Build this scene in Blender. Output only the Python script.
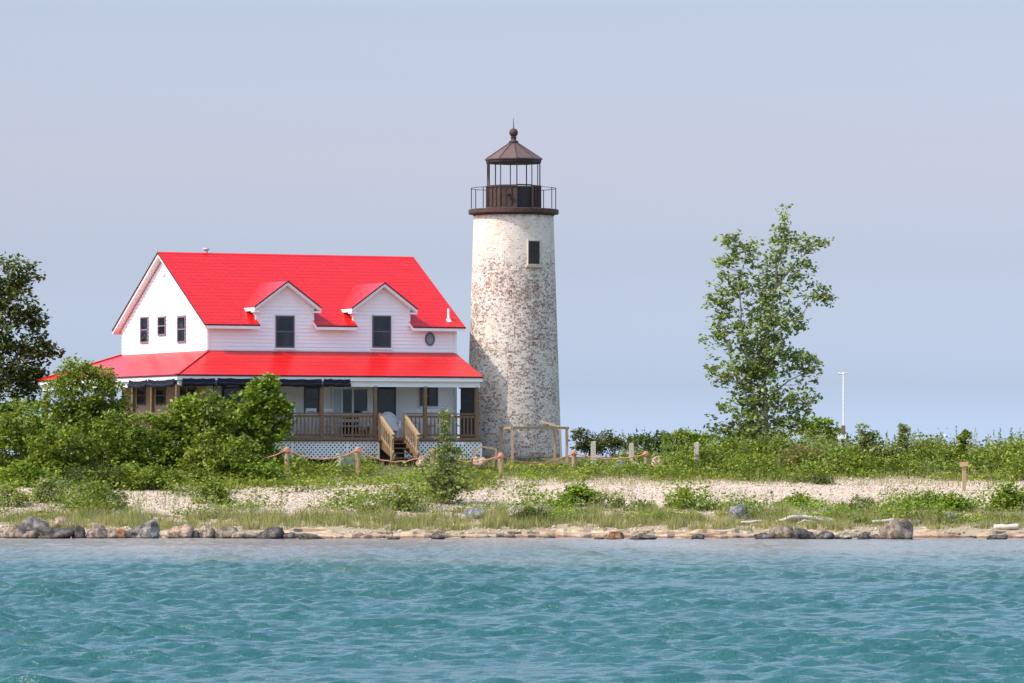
import bpy, math, random
import numpy as np
from mathutils import Vector, Matrix, noise
for o in list(bpy.data.objects): bpy.data.objects.remove(o)
S = bpy.context.scene
COL = S.collection
R = math.radians
random.seed(7); rng = np.random.default_rng(11)

# ------------------------------------------------------------------ camera, sky, sun, exposure
EYE, F, HOR = 2.3, 5000.0, 462.0          # eye height (m), focal length (px), horizon row
cam = bpy.data.cameras.new('camera'); co = bpy.data.objects.new('camera', cam); COL.objects.link(co)
co.location = (0, 0, EYE); co.rotation_euler = (R(90) + math.atan((HOR-341.5)/F), 0, 0)
cam.sensor_width = 36; cam.lens = F/1024*36; cam.clip_start = 1; cam.clip_end = 60000
S.camera = co
SUN_EL, SUN_A = 50.0, 23.8                # sun stands to the left and a little towards the camera
sd = Vector((-math.cos(R(SUN_A))*math.cos(R(SUN_EL)), -math.sin(R(SUN_A))*math.cos(R(SUN_EL)), math.sin(R(SUN_EL))))
w = bpy.data.worlds.new('World'); S.world = w; w.use_nodes = True
nt = w.node_tree; nt.nodes.clear()
sky = nt.nodes.new('ShaderNodeTexSky'); sky.sky_type = 'NISHITA'; sky.sun_disc = False
sky.sun_elevation = R(SUN_EL); sky.sun_rotation = math.atan2(sd.x, sd.y)
sky.altitude = 0; sky.air_density = 1.0; sky.dust_density = 1.2; sky.ozone_density = 3.0
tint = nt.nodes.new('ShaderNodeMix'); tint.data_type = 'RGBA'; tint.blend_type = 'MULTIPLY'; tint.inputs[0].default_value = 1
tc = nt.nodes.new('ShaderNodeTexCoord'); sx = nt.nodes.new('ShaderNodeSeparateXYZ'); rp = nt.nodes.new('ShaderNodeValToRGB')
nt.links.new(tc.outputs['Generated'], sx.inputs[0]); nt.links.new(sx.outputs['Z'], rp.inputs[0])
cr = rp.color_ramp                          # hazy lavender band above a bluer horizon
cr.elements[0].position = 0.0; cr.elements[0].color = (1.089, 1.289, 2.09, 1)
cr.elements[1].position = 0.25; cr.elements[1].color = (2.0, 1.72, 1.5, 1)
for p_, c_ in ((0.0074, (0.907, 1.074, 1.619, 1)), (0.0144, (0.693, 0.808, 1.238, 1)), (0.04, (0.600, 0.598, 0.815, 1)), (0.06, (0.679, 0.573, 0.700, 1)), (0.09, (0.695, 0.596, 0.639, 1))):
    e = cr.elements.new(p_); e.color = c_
bg = nt.nodes.new('ShaderNodeBackground'); bg.inputs['Strength'].default_value = 0.15
wo = nt.nodes.new('ShaderNodeOutputWorld')
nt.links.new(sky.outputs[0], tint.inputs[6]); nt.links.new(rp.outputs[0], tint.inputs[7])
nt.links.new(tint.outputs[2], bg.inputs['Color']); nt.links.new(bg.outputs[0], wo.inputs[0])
sl = bpy.data.lights.new('sun', 'SUN'); so = bpy.data.objects.new('sun', sl); COL.objects.link(so)
sl.energy = 2.95; sl.angle = R(0.5); sl.color = (1.0, 0.94, 0.85)
so.rotation_euler = (-sd).to_track_quat('-Z', 'Y').to_euler(); so.location = sd*100
S.view_settings.view_transform = 'Standard'; S.view_settings.look = 'None'
S.view_settings.exposure = 0.65; S.view_settings.gamma = 1; S.view_settings.use_curve_mapping = False
S.render.resolution_x, S.render.resolution_y = 1024, 683

# ------------------------------------------------------------------ materials
def N(nt, typ, **kw):
    n = nt.nodes.new(typ)
    for k, v in kw.items(): setattr(n, k, v)
    return n
def newmat(name, rough=.7, spec=.3):
    m = bpy.data.materials.new(name); m.use_nodes = True
    b = m.node_tree.nodes['Principled BSDF']; b.inputs['Roughness'].default_value = rough
    b.inputs['Specular IOR Level'].default_value = spec
    return m, m.node_tree, b
def ramp(nt, fac, stops, interp='LINEAR'):
    r = N(nt, 'ShaderNodeValToRGB'); r.color_ramp.interpolation = interp
    el = r.color_ramp.elements
    while len(el) > 1: el.remove(el[-1])
    el[0].position = stops[0][0]; el[0].color = (*stops[0][1], 1)
    for p, c in stops[1:]:
        e = el.new(p); e.color = (*c, 1)
    if fac is not None: nt.links.new(fac, r.inputs[0])
    return r.outputs[0]
def coords(nt, kind='Object', scale=(1, 1, 1)):
    t = N(nt, 'ShaderNodeTexCoord'); mp = N(nt, 'ShaderNodeMapping'); mp.inputs['Scale'].default_value = scale
    if kind == 'World':
        g = N(nt, 'ShaderNodeNewGeometry'); nt.links.new(g.outputs['Position'], mp.inputs[0])
    else: nt.links.new(t.outputs[kind], mp.inputs[0])
    return mp.outputs[0]
def noise_n(nt, vec, scale, detail=4, rough=.55):
    n = N(nt, 'ShaderNodeTexNoise'); n.inputs['Scale'].default_value = scale
    n.inputs['Detail'].default_value = detail; n.inputs['Roughness'].default_value = rough
    nt.links.new(vec, n.inputs['Vector']); return n.outputs[0]
def math_n(nt, op, a, b=None, c=None, clamp=False):
    n = N(nt, 'ShaderNodeMath', operation=op); n.use_clamp = clamp
    for i, v in enumerate((a, b, c)):
        if v is None: continue
        if isinstance(v, (int, float)): n.inputs[i].default_value = v
        else: nt.links.new(v, n.inputs[i])
    return n.outputs[0]
def mixc(nt, fac, a, b, mode='MIX'):
    n = N(nt, 'ShaderNodeMix', data_type='RGBA', blend_type=mode)
    for i, v in ((0, fac), (6, a), (7, b)):
        if isinstance(v, (int, float)): n.inputs[i].default_value = v
        elif isinstance(v, tuple): n.inputs[i].default_value = (*v, 1)
        else: nt.links.new(v, n.inputs[i])
    return n.outputs[2]
def bump(nt, b, h, strength=.4, dist=.02):
    n = N(nt, 'ShaderNodeBump'); n.inputs['Strength'].default_value = strength; n.inputs['Distance'].default_value = dist
    nt.links.new(h, n.inputs['Height']); nt.links.new(n.outputs[0], b.inputs['Normal'])

def mottled(name, stops, scale=3, rough=.8, bmp=.3, dist=.02, spec=.3, stretch=(1, 1, 1)):
    m, nt, b = newmat(name, rough, spec)
    v = coords(nt, 'Object', stretch); n = noise_n(nt, v, scale, 6, .65)
    nt.links.new(ramp(nt, n, stops), b.inputs['Base Color'])
    if bmp: bump(nt, b, noise_n(nt, v, scale*3, 4), bmp, dist)
    return m
def two(c, k=.72): return [(.3, tuple(x*k for x in c)), (.7, c)]
M = {}
M['white'] = mottled('white_siding', [(.3, (.80, .80, .80)), (.7, (.84, .84, .835))], 2.2, .5, 0)
M['trim'] = mottled('white_trim', [(.3, (.76, .76, .75)), (.7, (.82, .82, .81))], 3, .45, 0)
M['tan'] = mottled('bounce_tinted_siding', [(.3, (.46, .36, .26)), (.7, (.54, .43, .32))], 2.2, .6, 0)  # the tan carries sunlight bounced up from the deck
M['wood'] = mottled('brown_stained_wood', [(.3, (0.145, 0.085, 0.044)), (.7, (0.224, 0.141, 0.080))], 4, .65, .3, .01, .3, (4, 4, 1))
M['lightwood'] = mottled('tan_weathered_wood', [(.3, (0.310, 0.206, 0.112)), (.7, (0.447, 0.310, 0.181))], 4, .7, .3, .01, .3, (4, 4, 1))
M['greywood'] = mottled('grey_weathered_wood', [(.3, (.36, .32, .26)), (.7, (.54, .50, .42))], 5, .8, .3, .01, .2, (4, 4, 1))
M['drift'] = mottled('bleached_driftwood', [(.3, (.38, .34, .28)), (.7, (.58, .54, .47))], 5, .8, .4, .01, .2)
M['frame'] = mottled('dark_window_frame', [(.3, (.09, .095, .11)), (.7, (.12, .125, .145))], 5, .5, 0)
M['mauve'] = mottled('mauve_window_frame', [(.3, (.19, .14, .18)), (.7, (.24, .18, .22))], 5, .5, 0)
M['navy'] = mottled('navy_canvas', [(.3, (0.004, 0.004, 0.011)), (.7, (0.006, 0.007, 0.018))], 4, .55, .5, .03)
M['wicker'] = mottled('white_wicker', [(.4, (.52, .52, .50)), (.6, (.78, .78, .76))], 40, .7, .5, .01)
M['rope'] = mottled('orange_rope', [(.3, (.50, .17, .10)), (.7, (.66, .30, .21))], 14, .7, .4, .01)
M['steel'] = mottled('galvanised_metal', [(.3, (.42, .42, .42)), (.7, (.56, .56, .55))], 6, .4, 0)
M['iron'] = mottled('rusty_brown_iron', [(.3, (.045, .026, .022)), (.6, (.075, .042, .033)), (.8, (.11, .062, .046))], 5, .65, .3, .01)
M['ironroof'] = mottled('brown_iron_roof', [(.3, (.10, .062, .055)), (.7, (.135, .088, .076))], 4, .6, .2, .01)
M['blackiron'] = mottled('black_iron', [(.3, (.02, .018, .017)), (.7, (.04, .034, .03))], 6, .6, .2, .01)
M['concrete'] = mottled('grey_concrete', [(.3, (.28, .28, .27)), (.7, (.40, .40, .38))], 6, .85, .3)
M['bark'] = mottled('grey_brown_bark', [(.3, (.16, .12, .08)), (.7, (.36, .30, .23))], 6, .9, .6, .02, .2, (3, 3, 1))
M['bird'] = mottled('white_feathers', [(.3, (.7, .7, .7)), (.7, (.85, .85, .85))], 8, .8, 0)
M['skypane'] = mottled('sky_tinted_glass', [(.3, (.42, .52, .60)), (.7, (.50, .60, .68))], 3, .15, 0)  # pale blue stands in for the sky mirrored in the pane
def glass():
    m, nt, b = newmat('dark_window_glass', .04, .5)
    v = coords(nt); nt.links.new(ramp(nt, noise_n(nt, v, 1.4), [(.4, (.008, .012, .016)), (.7, (.03, .04, .05))]), b.inputs['Base Color'])
    return m
M['glass'] = glass()
M['drip'] = mottled('dark_maroon_edge', [(.3, (.07, .012, .014)), (.7, (.10, .018, .020))], 3, .5, 0)
M['paleglass'] = mottled('pale_window_glass', [(.3, (.16, .21, .25)), (.7, (.26, .32, .36))], 3, .1, 0)
def shingles():
    m, nt, b = newmat('red_metal_shingles', .36, .32)
    v = coords(nt); s = N(nt, 'ShaderNodeSeparateXYZ'); nt.links.new(v, s.inputs[0])
    zz = math_n(nt, 'DIVIDE', s.outputs[2], .125)
    row = math_n(nt, 'FLOOR', zz)
    saw = math_n(nt, 'SUBTRACT', zz, row)
    xx = math_n(nt, 'ADD', math_n(nt, 'DIVIDE', math_n(nt, 'ADD', s.outputs[0], s.outputs[1]), .27), math_n(nt, 'MULTIPLY', row, .5))
    colr = math_n(nt, 'FLOOR', xx); sawx = math_n(nt, 'SUBTRACT', xx, colr)
    cv = N(nt, 'ShaderNodeCombineXYZ'); nt.links.new(row, cv.inputs[0]); nt.links.new(colr, cv.inputs[1])
    wn = N(nt, 'ShaderNodeTexWhiteNoise'); nt.links.new(cv.outputs[0], wn.inputs[0])
    base = ramp(nt, wn.outputs[0], [(0, (.58, .007, .006)), (1, (.68, .011, .010))])
    big = noise_n(nt, v, .9, 3)
    base = mixc(nt, 1.0, base, ramp(nt, big, [(.3, (.95, .95, .95)), (.7, (1, 1, 1))]), 'MULTIPLY')
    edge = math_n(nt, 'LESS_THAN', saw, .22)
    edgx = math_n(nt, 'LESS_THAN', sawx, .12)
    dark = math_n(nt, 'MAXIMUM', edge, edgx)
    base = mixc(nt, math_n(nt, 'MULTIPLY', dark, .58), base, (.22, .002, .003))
    nt.links.new(base, b.inputs['Base Color'])
    hh = math_n(nt, 'SUBTRACT', 1, saw); bump(nt, b, hh, .12, .012)
    return m
M['red'] = shingles()
M['redflat'] = mottled('red_ridge_metal', [(.3, (.56, .007, .009)), (.7, (.62, .009, .012))], 2, .3, 0)
def brick():
    m, nt, b = newmat('peeling_whitewashed_brick', .85, .2)
    t = N(nt, 'ShaderNodeUVMap'); s = N(nt, 'ShaderNodeSeparateXYZ'); nt.links.new(t.outputs[0], s.inputs[0])
    U, V = s.outputs[0], s.outputs[1]
    zz = math_n(nt, 'DIVIDE', V, .078); row = math_n(nt, 'FLOOR', zz); sz = math_n(nt, 'SUBTRACT', zz, row)
    half = math_n(nt, 'MULTIPLY', math_n(nt, 'MODULO', row, 2), .5)
    xx = math_n(nt, 'ADD', math_n(nt, 'DIVIDE', U, .125), half); cl = math_n(nt, 'FLOOR', xx); sx_ = math_n(nt, 'SUBTRACT', xx, cl)
    cv = N(nt, 'ShaderNodeCombineXYZ'); nt.links.new(row, cv.inputs[0]); nt.links.new(cl, cv.inputs[1])
    wn = N(nt, 'ShaderNodeTexWhiteNoise'); nt.links.new(cv.outputs[0], wn.inputs[0])
    big = noise_n(nt, t.outputs[0], .75, 5, .6)
    fine = noise_n(nt, t.outputs[0], 15, 4, .8)
    # wear by height: creamy and sound at the top, most worn in the middle
    zone = ramp(nt, math_n(nt, 'DIVIDE', V, 9.0), [(0, (.31,)*3), (.22, (.29,)*3), (.5, (.34,)*3), (.66, (.34,)*3), (.76, (.30,)*3), (.86, (.14,)*3), (1, (.16,)*3)])
    zs = N(nt, 'ShaderNodeSeparateColor'); nt.links.new(zone, zs.inputs[0])
    wear = math_n(nt, 'MULTIPLY', zs.outputs[0], math_n(nt, 'MULTIPLY_ADD', big, 1.3, .10))
    val = math_n(nt, 'ADD', math_n(nt, 'MULTIPLY', wn.outputs[0], .20), math_n(nt, 'MULTIPLY', fine, 1.35))
    ex = math_n(nt, 'SUBTRACT', math_n(nt, 'ADD', val, wear), 1.00)
    exp_ = math_n(nt, 'MULTIPLY', ex, 9, clamp=True)
    wn2 = N(nt, 'ShaderNodeTexWhiteNoise', noise_dimensions='3D'); 
    cv2 = N(nt, 'ShaderNodeCombineXYZ'); nt.links.new(row, cv2.inputs[1]); nt.links.new(cl, cv2.inputs[2]); nt.links.new(cv2.outputs[0], wn2.inputs[0])
    bc = ramp(nt, wn2.outputs[0], [(0, (.17, .09, .07)), (.45, (.30, .16, .12)), (.8, (.27, .21, .17)), (1, (.13, .10, .085))])
    pc = ramp(nt, noise_n(nt, t.outputs[0], 2.2, 6, .7), [(.3, (.60, .51, .40)), (.55, (.72, .65, .55)), (.75, (.78, .74, .67))])
    c = mixc(nt, exp_, pc, bc)
    mort = math_n(nt, 'MAXIMUM', math_n(nt, 'LESS_THAN', sz, .16), math_n(nt, 'LESS_THAN', sx_, .09))
    c = mixc(nt, math_n(nt, 'MULTIPLY', mort, math_n(nt, 'MULTIPLY_ADD', exp_, .3, .22)), c, (.42, .37, .32))
    # rust-brown runs below the gallery
    st = math_n(nt, 'MULTIPLY', math_n(nt, 'GREATER_THAN', noise_n(nt, t.outputs[0], 5, 3), .5), ramp_s(nt, math_n(nt, 'DIVIDE', V, 9.0), .955, .985))
    c = mixc(nt, math_n(nt, 'MULTIPLY', st, .6), c, (.30, .17, .10))
    nt.links.new(c, b.inputs['Base Color'])
    hh = math_n(nt, 'SUBTRACT', math_n(nt, 'MULTIPLY', exp_, -.6), math_n(nt, 'MULTIPLY', mort, .5))
    bump(nt, b, math_n(nt, 'ADD', hh, math_n(nt, 'MULTIPLY', fine, .6)), .6, .015)
    return m
def ramp_s(nt, v, a, b_):
    n = N(nt, 'ShaderNodeMapRange'); n.inputs[1].default_value = a; n.inputs[2].default_value = b_
    nt.links.new(v, n.inputs[0]); return n.outputs[0]
M['brick'] = brick()
def leafmat(name, dark, mid, light, trans=.30, sc=1.3):
    m, nt, b = newmat(name, .6, .2)
    v = coords(nt, 'World'); g = N(nt, 'ShaderNodeNewGeometry')
    f = math_n(nt, 'ADD', math_n(nt, 'MULTIPLY', noise_n(nt, v, sc, 3), .62), math_n(nt, 'MULTIPLY', g.outputs['Random Per Island'], .40))
    c = ramp(nt, f, [(.28, dark), (.52, mid), (.78, light)])
    nt.links.new(c, b.inputs['Base Color'])
    tr = N(nt, 'ShaderNodeBsdfTranslucent'); nt.links.new(mixc(nt, 1, c, (1.25, 1.35, .55), 'MULTIPLY'), tr.inputs[0])
    mx = N(nt, 'ShaderNodeMixShader'); mx.inputs[0].default_value = trans
    nt.links.new(b.outputs[0], mx.inputs[1]); nt.links.new(tr.outputs[0], mx.inputs[2])
    nt.links.new(mx.outputs[0], nt.nodes['Material Output'].inputs[0]); return m
M['leaf_dark'] = leafmat('dark_olive_leaves', (0.037, 0.058, 0.013), (0.082, 0.110, 0.024), (0.162, 0.180, 0.039))
M['leaf_mid'] = leafmat('green_leaves', (0.065, 0.105, 0.013), (0.151, 0.204, 0.025), (0.317, 0.357, 0.050))
M['leaf_bright'] = leafmat('bright_green_leaves', (0.077, 0.129, 0.012), (0.164, 0.241, 0.024), (0.316, 0.386, 0.048))
M['leaf_yellow'] = leafmat('yellow_green_leaves', (0.083, 0.115, 0.014), (0.181, 0.221, 0.029), (0.314, 0.340, 0.058))
M['leaf_grey'] = leafmat('grey_green_leaves', (.10, .125, .038), (.20, .235, .08), (.37, .39, .16))
M['leaf_red'] = leafmat('bronzed_leaves', (.09, .10, .03), (.20, .175, .06), (.34, .27, .11))
M['poplar'] = leafmat('poplar_leaves', (0.120, 0.158, 0.046), (0.226, 0.282, 0.083), (0.406, 0.446, 0.166))
M['grass'] = leafmat('shore_grass', (.14, .165, .045), (.27, .27, .10), (.50, .42, .23), .3, 1.1)
def rockmat(name, c1, c2, c3):
    m, nt, b = newmat(name, .8, .25)
    v = coords(nt, 'Object'); n = noise_n(nt, v, 1.7, 8, .7); f = noise_n(nt, v, 16, 4, .7)
    c = ramp(nt, n, [(.3, c1), (.5, c2), (.72, c3)])
    c = mixc(nt, .75, c, ramp(nt, f, [(.35, (.45, .45, .45)), (.65, (1.25, 1.25, 1.25))]), 'MULTIPLY')
    c = mixc(nt, 1, c, ramp(nt, noise_n(nt, v, 4.5, 5, .7), [(.42, (.5, .48, .46)), (.5, (1, 1, 1))]), 'MULTIPLY')
    # wet, algae-dark foot just above the water
    g = N(nt, 'ShaderNodeNewGeometry'); s = N(nt, 'ShaderNodeSeparateXYZ'); nt.links.new(g.outputs['Position'], s.inputs[0])
    wet = math_n(nt, 'LESS_THAN', math_n(nt, 'ADD', s.outputs[2], math_n(nt, 'MULTIPLY', f, .08)), .10)
    c = mixc(nt, math_n(nt, 'MULTIPLY', wet, .75), c, (.03, .024, .018))
    nt.links.new(c, b.inputs['Base Color']); bump(nt, b, math_n(nt, 'ADD', n, math_n(nt, 'MULTIPLY', f, .5)), .9, .10)
    return m
M['r_grey'] = rockmat('grey_stone', (0.140, 0.129, 0.117), (0.238, 0.218, 0.195), (0.392, 0.354, 0.312))
M['r_dark'] = rockmat('dark_stone', (0.049, 0.044, 0.039), (0.105, 0.092, 0.081), (0.238, 0.211, 0.182))
M['r_brown'] = rockmat('brown_stone', (0.154, 0.122, 0.091), (0.280, 0.218, 0.163), (0.462, 0.367, 0.273))
M['r_pink'] = rockmat('pinkish_stone', (0.336, 0.231, 0.169), (0.504, 0.354, 0.260), (0.672, 0.503, 0.390))
M['r_tan'] = rockmat('tan_stone', (.22, .18, .13), (.36, .30, .22), (.48, .41, .32))
M['r_orange'] = rockmat('rust_stone', (.16, .065, .03), (.30, .14, .06), (.42, .24, .13))
M['r_blue'] = rockmat('blue_grey_stone', (.15, .155, .155), (.24, .245, .245), (.33, .335, .33))
def pebmat():
    m, nt, b = newmat('pale_pebbles', .85, .2)
    g = N(nt, 'ShaderNodeNewGeometry')
    c = ramp(nt, g.outputs['Random Per Island'], [(0, (.24, .18, .13)), (.12, (.38, .29, .215)), (.5, (.46, .37, .285)), (.85, (.51, .415, .325)), (1, (.60, .53, .44))])
    nt.links.new(c, b.inputs['Base Color']); return m
M['pebble'] = pebmat()
def groundmat():
    m, nt, b = newmat('shore_ground', .9, .15)
    g = N(nt, 'ShaderNodeNewGeometry'); s = N(nt, 'ShaderNodeSeparateXYZ'); nt.links.new(g.outputs['Position'], s.inputs[0])
    v = g.outputs['Position']
    n1 = noise_n(nt, v, .5, 5); n2 = noise_n(nt, v, 9, 5, .7)
    yy = math_n(nt, 'ADD', s.outputs[1], math_n(nt, 'MULTIPLY_ADD', n1, 5, -2.5))
    peb = ramp(nt, n2, [(.3, (.34, .27, .20)), (.5, (.50, .41, .32)), (.7, (.60, .50, .40))])
    sand = ramp(nt, n2, [(.3, (.26, .19, .12)), (.6, (.48, .39, .27)), (.75, (.56, .47, .35))])
    soil = ramp(nt, n2, [(.3, (.06, .07, .025)), (.7, (.16, .15, .07))])
    k1 = ramp_s(nt, yy, 155.5, 158.5); k2 = ramp_s(nt, yy, 169, 171.5)
    c = mixc(nt, k1, mixc(nt, .35, sand, soil), peb); c = mixc(nt, k2, c, soil)
    nt.links.new(c, b.inputs['Base Color']); bump(nt, b, n2, .5, .05); return m
M['ground'] = groundmat()
def ledgemat():
    m, nt, b = newmat('limestone_ledge', .85, .2)
    g = N(nt, 'ShaderNodeNewGeometry'); s = N(nt, 'ShaderNodeSeparateXYZ'); nt.links.new(g.outputs['Position'], s.inputs[0])
    mp = N(nt, 'ShaderNodeMapping'); mp.inputs['Scale'].default_value = (.5, 1, 6); nt.links.new(g.outputs['Position'], mp.inputs[0])
    n = noise_n(nt, mp.outputs[0], 1.6, 7, .7)
    c = ramp(nt, n, [(.30, (.10, .06, .035)), (.44, (.26, .19, .12)), (.58, (.40, .32, .225)), (.75, (.50, .43, .33))])
    wet = math_n(nt, 'LESS_THAN', math_n(nt, 'ADD', s.outputs[2], math_n(nt, 'MULTIPLY', n, .12)), .125)
    c = mixc(nt, math_n(nt, 'MULTIPLY', wet, .8), c, (.15, .065, .03))
    nt.links.new(c, b.inputs['Base Color']); bump(nt, b, n, .6, .06); return m
M['ledge'] = ledgemat()
def watermat():
    m, nt, b = newmat('lake_water', .12, .5)
    b.inputs['IOR'].default_value = 1.33
    g = N(nt, 'ShaderNodeNewGeometry'); s = N(nt, 'ShaderNodeSeparateXYZ'); nt.links.new(g.outputs['Position'], s.inputs[0])
    mp = N(nt, 'ShaderNodeMapping'); mp.inputs['Scale'].default_value = (.35, .12, 1); nt.links.new(g.outputs['Position'], mp.inputs[0])
    n = noise_n(nt, mp.outputs[0], .35, 4)
    d = math_n(nt, 'ADD', s.outputs[1], math_n(nt, 'MULTIPLY_ADD', n, 64, -32))
    c = ramp(nt, ramp_s(nt, d, 60, 150), [(0, (.017, .088, .088)), (.30, (.021, .091, .091)), (.46, (.033, .101, .097)), (.62, (.080, .13, .118)), (.80, (.165, .17, .15)), (1, (.25, .22, .19))])
    # the far lake behind the island is deep again
    far = ramp_s(nt, s.outputs[1], 200, 260)
    c = mixc(nt, far, c, (.012, .11, .14))
    nt.links.new(c, b.inputs['Base Color'])
    mp2 = N(nt, 'ShaderNodeMapping'); mp2.inputs['Scale'].default_value = (.8, 1.4, 1); nt.links.new(g.outputs['Position'], mp2.inputs[0])
    h = noise_n(nt, mp2.outputs[0], 5.0, 5, .6)
    bump(nt, b, h, .9, .085); return m
M['water'] = watermat()

# ------------------------------------------------------------------ mesh helpers
class MB:
    def __init__(s): s.v = []; s.f = []; s.smooth = False
    def poly(s, pts):
        k = len(s.v); s.v += [tuple(p) for p in pts]; s.f.append(tuple(range(k, k+len(pts))))
    def hexa(s, p):      # 8 points: bottom ring 0-3, top ring 4-7
        k = len(s.v); s.v += [tuple(q) for q in p]
        for q in ((0, 3, 2, 1), (4, 5, 6, 7), (0, 1, 5, 4), (1, 2, 6, 5), (2, 3, 7, 6), (3, 0, 4, 7)):
            s.f.append(tuple(k+i for i in q))
    def box(s, x0, x1, y0, y1, z0, z1):
        s.hexa([(x0, y0, z0), (x1, y0, z0), (x1, y1, z0), (x0, y1, z0), (x0, y0, z1), (x1, y0, z1), (x1, y1, z1), (x0, y1, z1)])
    def bar(s, a, b, w, h=None):   # square bar between two points
        a = Vector(a); b = Vector(b); h = h or w
        d = (b-a).normalized(); up = Vector((0, 0, 1)) if abs(d.z) < .95 else Vector((1, 0, 0))
        sd_ = d.cross(up).normalized()*w/2; u2 = sd_.cross(d).normalized()*h/2
        s.hexa([a-sd_-u2, a+sd_-u2, b+sd_-u2, b-sd_-u2, a-sd_+u2, a+sd_+u2, b+sd_+u2, b-sd_+u2])
    def prism(s, pts, d):  # extrude polygon pts by vector d
        k = len(s.v); n = len(pts); d = Vector(d)
        s.v += [tuple(p) for p in pts] + [tuple(Vector(p)+d) for p in pts]
        s.f.append(tuple(range(k+n-1, k-1, -1))); s.f.append(tuple(range(k+n, k+2*n)))
        for i in range(n):
            j = (i+1) % n; s.f.append((k+i, k+j, k+n+j, k+n+i))
    def tube(s, pts, rad, n=8, cap=True):
        pts = [Vector(p) for p in pts]; rad = rad if hasattr(rad, '__len__') else [rad]*len(pts)
        k0 = len(s.v); ref = Vector((.31, .17, .93)).normalized()
        for i, p in enumerate(pts):
            d = (pts[min(i+1, len(pts)-1)] - pts[max(i-1, 0)]).normalized()
            if abs(d.dot(ref)) > .97: rr = Vector((1, 0, 0))
            else: rr = ref
            a = d.cross(rr).normalized(); b = d.cross(a)
            for j in range(n):
                t = 2*math.pi*j/n; s.v.append(tuple(p + (a*math.cos(t)+b*math.sin(t))*rad[i]))
        for i in range(len(pts)-1):
            for j in range(n):
                a_ = k0+i*n+j; b_ = k0+i*n+(j+1) % n; s.f.append((a_, b_, b_+n, a_+n))
        if cap:
            s.f.append(tuple(range(k0+n-1, k0-1, -1))); e = k0+(len(pts)-1)*n; s.f.append(tuple(range(e, e+n)))
    def lathe(s, prof, n=32, c=(0, 0), rot=0, cap=True):
        k0 = len(s.v)
        for r_, z in prof:
            for j in range(n):
                t = 2*math.pi*j/n+rot; s.v.append((c[0]+r_*math.cos(t), c[1]+r_*math.sin(t), z))
        for i in range(len(prof)-1):
            for j in range(n):
                a_ = k0+i*n+j; b_ = k0+i*n+(j+1) % n; s.f.append((a_, b_, b_+n, a_+n))
        if cap:
            s.f.append(tuple(range(k0+n-1, k0-1, -1))); e = k0+(len(prof)-1)*n; s.f.append(tuple(range(e, e+n)))
    def blob(s, c, r, seed=0, rough=.12, sub=2, flat=0):
        import bmesh
        bm = bmesh.new(); bmesh.ops.create_icosphere(bm, subdivisions=sub, radius=1)
        k = len(s.v); o = Vector((seed*3.7, seed*1.3, seed*7.1))
        for v in bm.verts:
            p = v.co.copy(); q = p*(1+rough*(noise.noise(p*1.1+o)*1.8+noise.noise(p*2.6+o)*.8+noise.noise(p*6+o)*.3))
            q.z = max(q.z, -flat) if flat else q.z
            s.v.append((c[0]+q.x*r[0], c[1]+q.y*r[1], c[2]+q.z*r[2]))
        for f in bm.faces: s.f.append(tuple(k+v.index for v in f.verts))
        bm.free()
def link(name, me, mat, parent=None):
    me.materials.append(mat); o = bpy.data.objects.new(name, me); COL.objects.link(o)
    if parent: o.parent = parent
    return o
def mesh(name, mb, off=(0, 0, 0), smooth=False):
    me = bpy.data.meshes.new(name)
    me.from_pydata([(x-off[0], y-off[1], z-off[2]) for x, y, z in mb.v], [], mb.f)
    if smooth: me.polygons.foreach_set('use_smooth', [True]*len(me.polygons))
    me.update(); return me
def arrmesh(name, V, nper):    # V: (n*nper,3) independent polygons
    V = np.ascontiguousarray(V, dtype=np.float32).reshape(-1, 3); nf = len(V)//nper
    me = bpy.data.meshes.new(name); me.vertices.add(len(V)); me.vertices.foreach_set('co', V.ravel())
    me.loops.add(len(V)); me.loops.foreach_set('vertex_index', np.arange(len(V), dtype=np.int32))
    me.polygons.add(nf); me.polygons.foreach_set('loop_start', np.arange(nf, dtype=np.int32)*nper)
    me.update(calc_edges=True); return me
def tag(o, label=None, cat=None, group=None, kind=None):
    if label: o['label'] = label
    if cat: o['category'] = cat
    if group: o['group'] = group
    if kind: o['kind'] = kind
    return o
class Thing:      # an Empty at the base; parts are authored in its turned frame with absolute z
    def __init__(s, name, label, cat, loc, rz=0, group=None, off=None):
        s.o = bpy.data.objects.new(name, None); COL.objects.link(s.o); s.o.location = loc; s.o.rotation_euler = (0, 0, rz)
        s.o.empty_display_size = .3; tag(s.o, label, cat, group); s.off = off if off is not None else (0, 0, loc[2])
    def part(s, name, mb, mat, parent=None, smooth=False, label=None):
        o = link(name, mesh(name, mb, s.off, smooth), M[mat] if isinstance(mat, str) else mat, parent or s.o)
        if label: o['label'] = label
        return o
def copy_tree(o, parent=None):
    c = o.copy(); COL.objects.link(c)
    if parent: c.parent = parent
    for ch in list(o.children): copy_tree(ch, c)
    return c
def px(x, y, Y): return Vector(((x-512)*Y/F, Y, EYE+(HOR-y)*Y/F))

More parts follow.
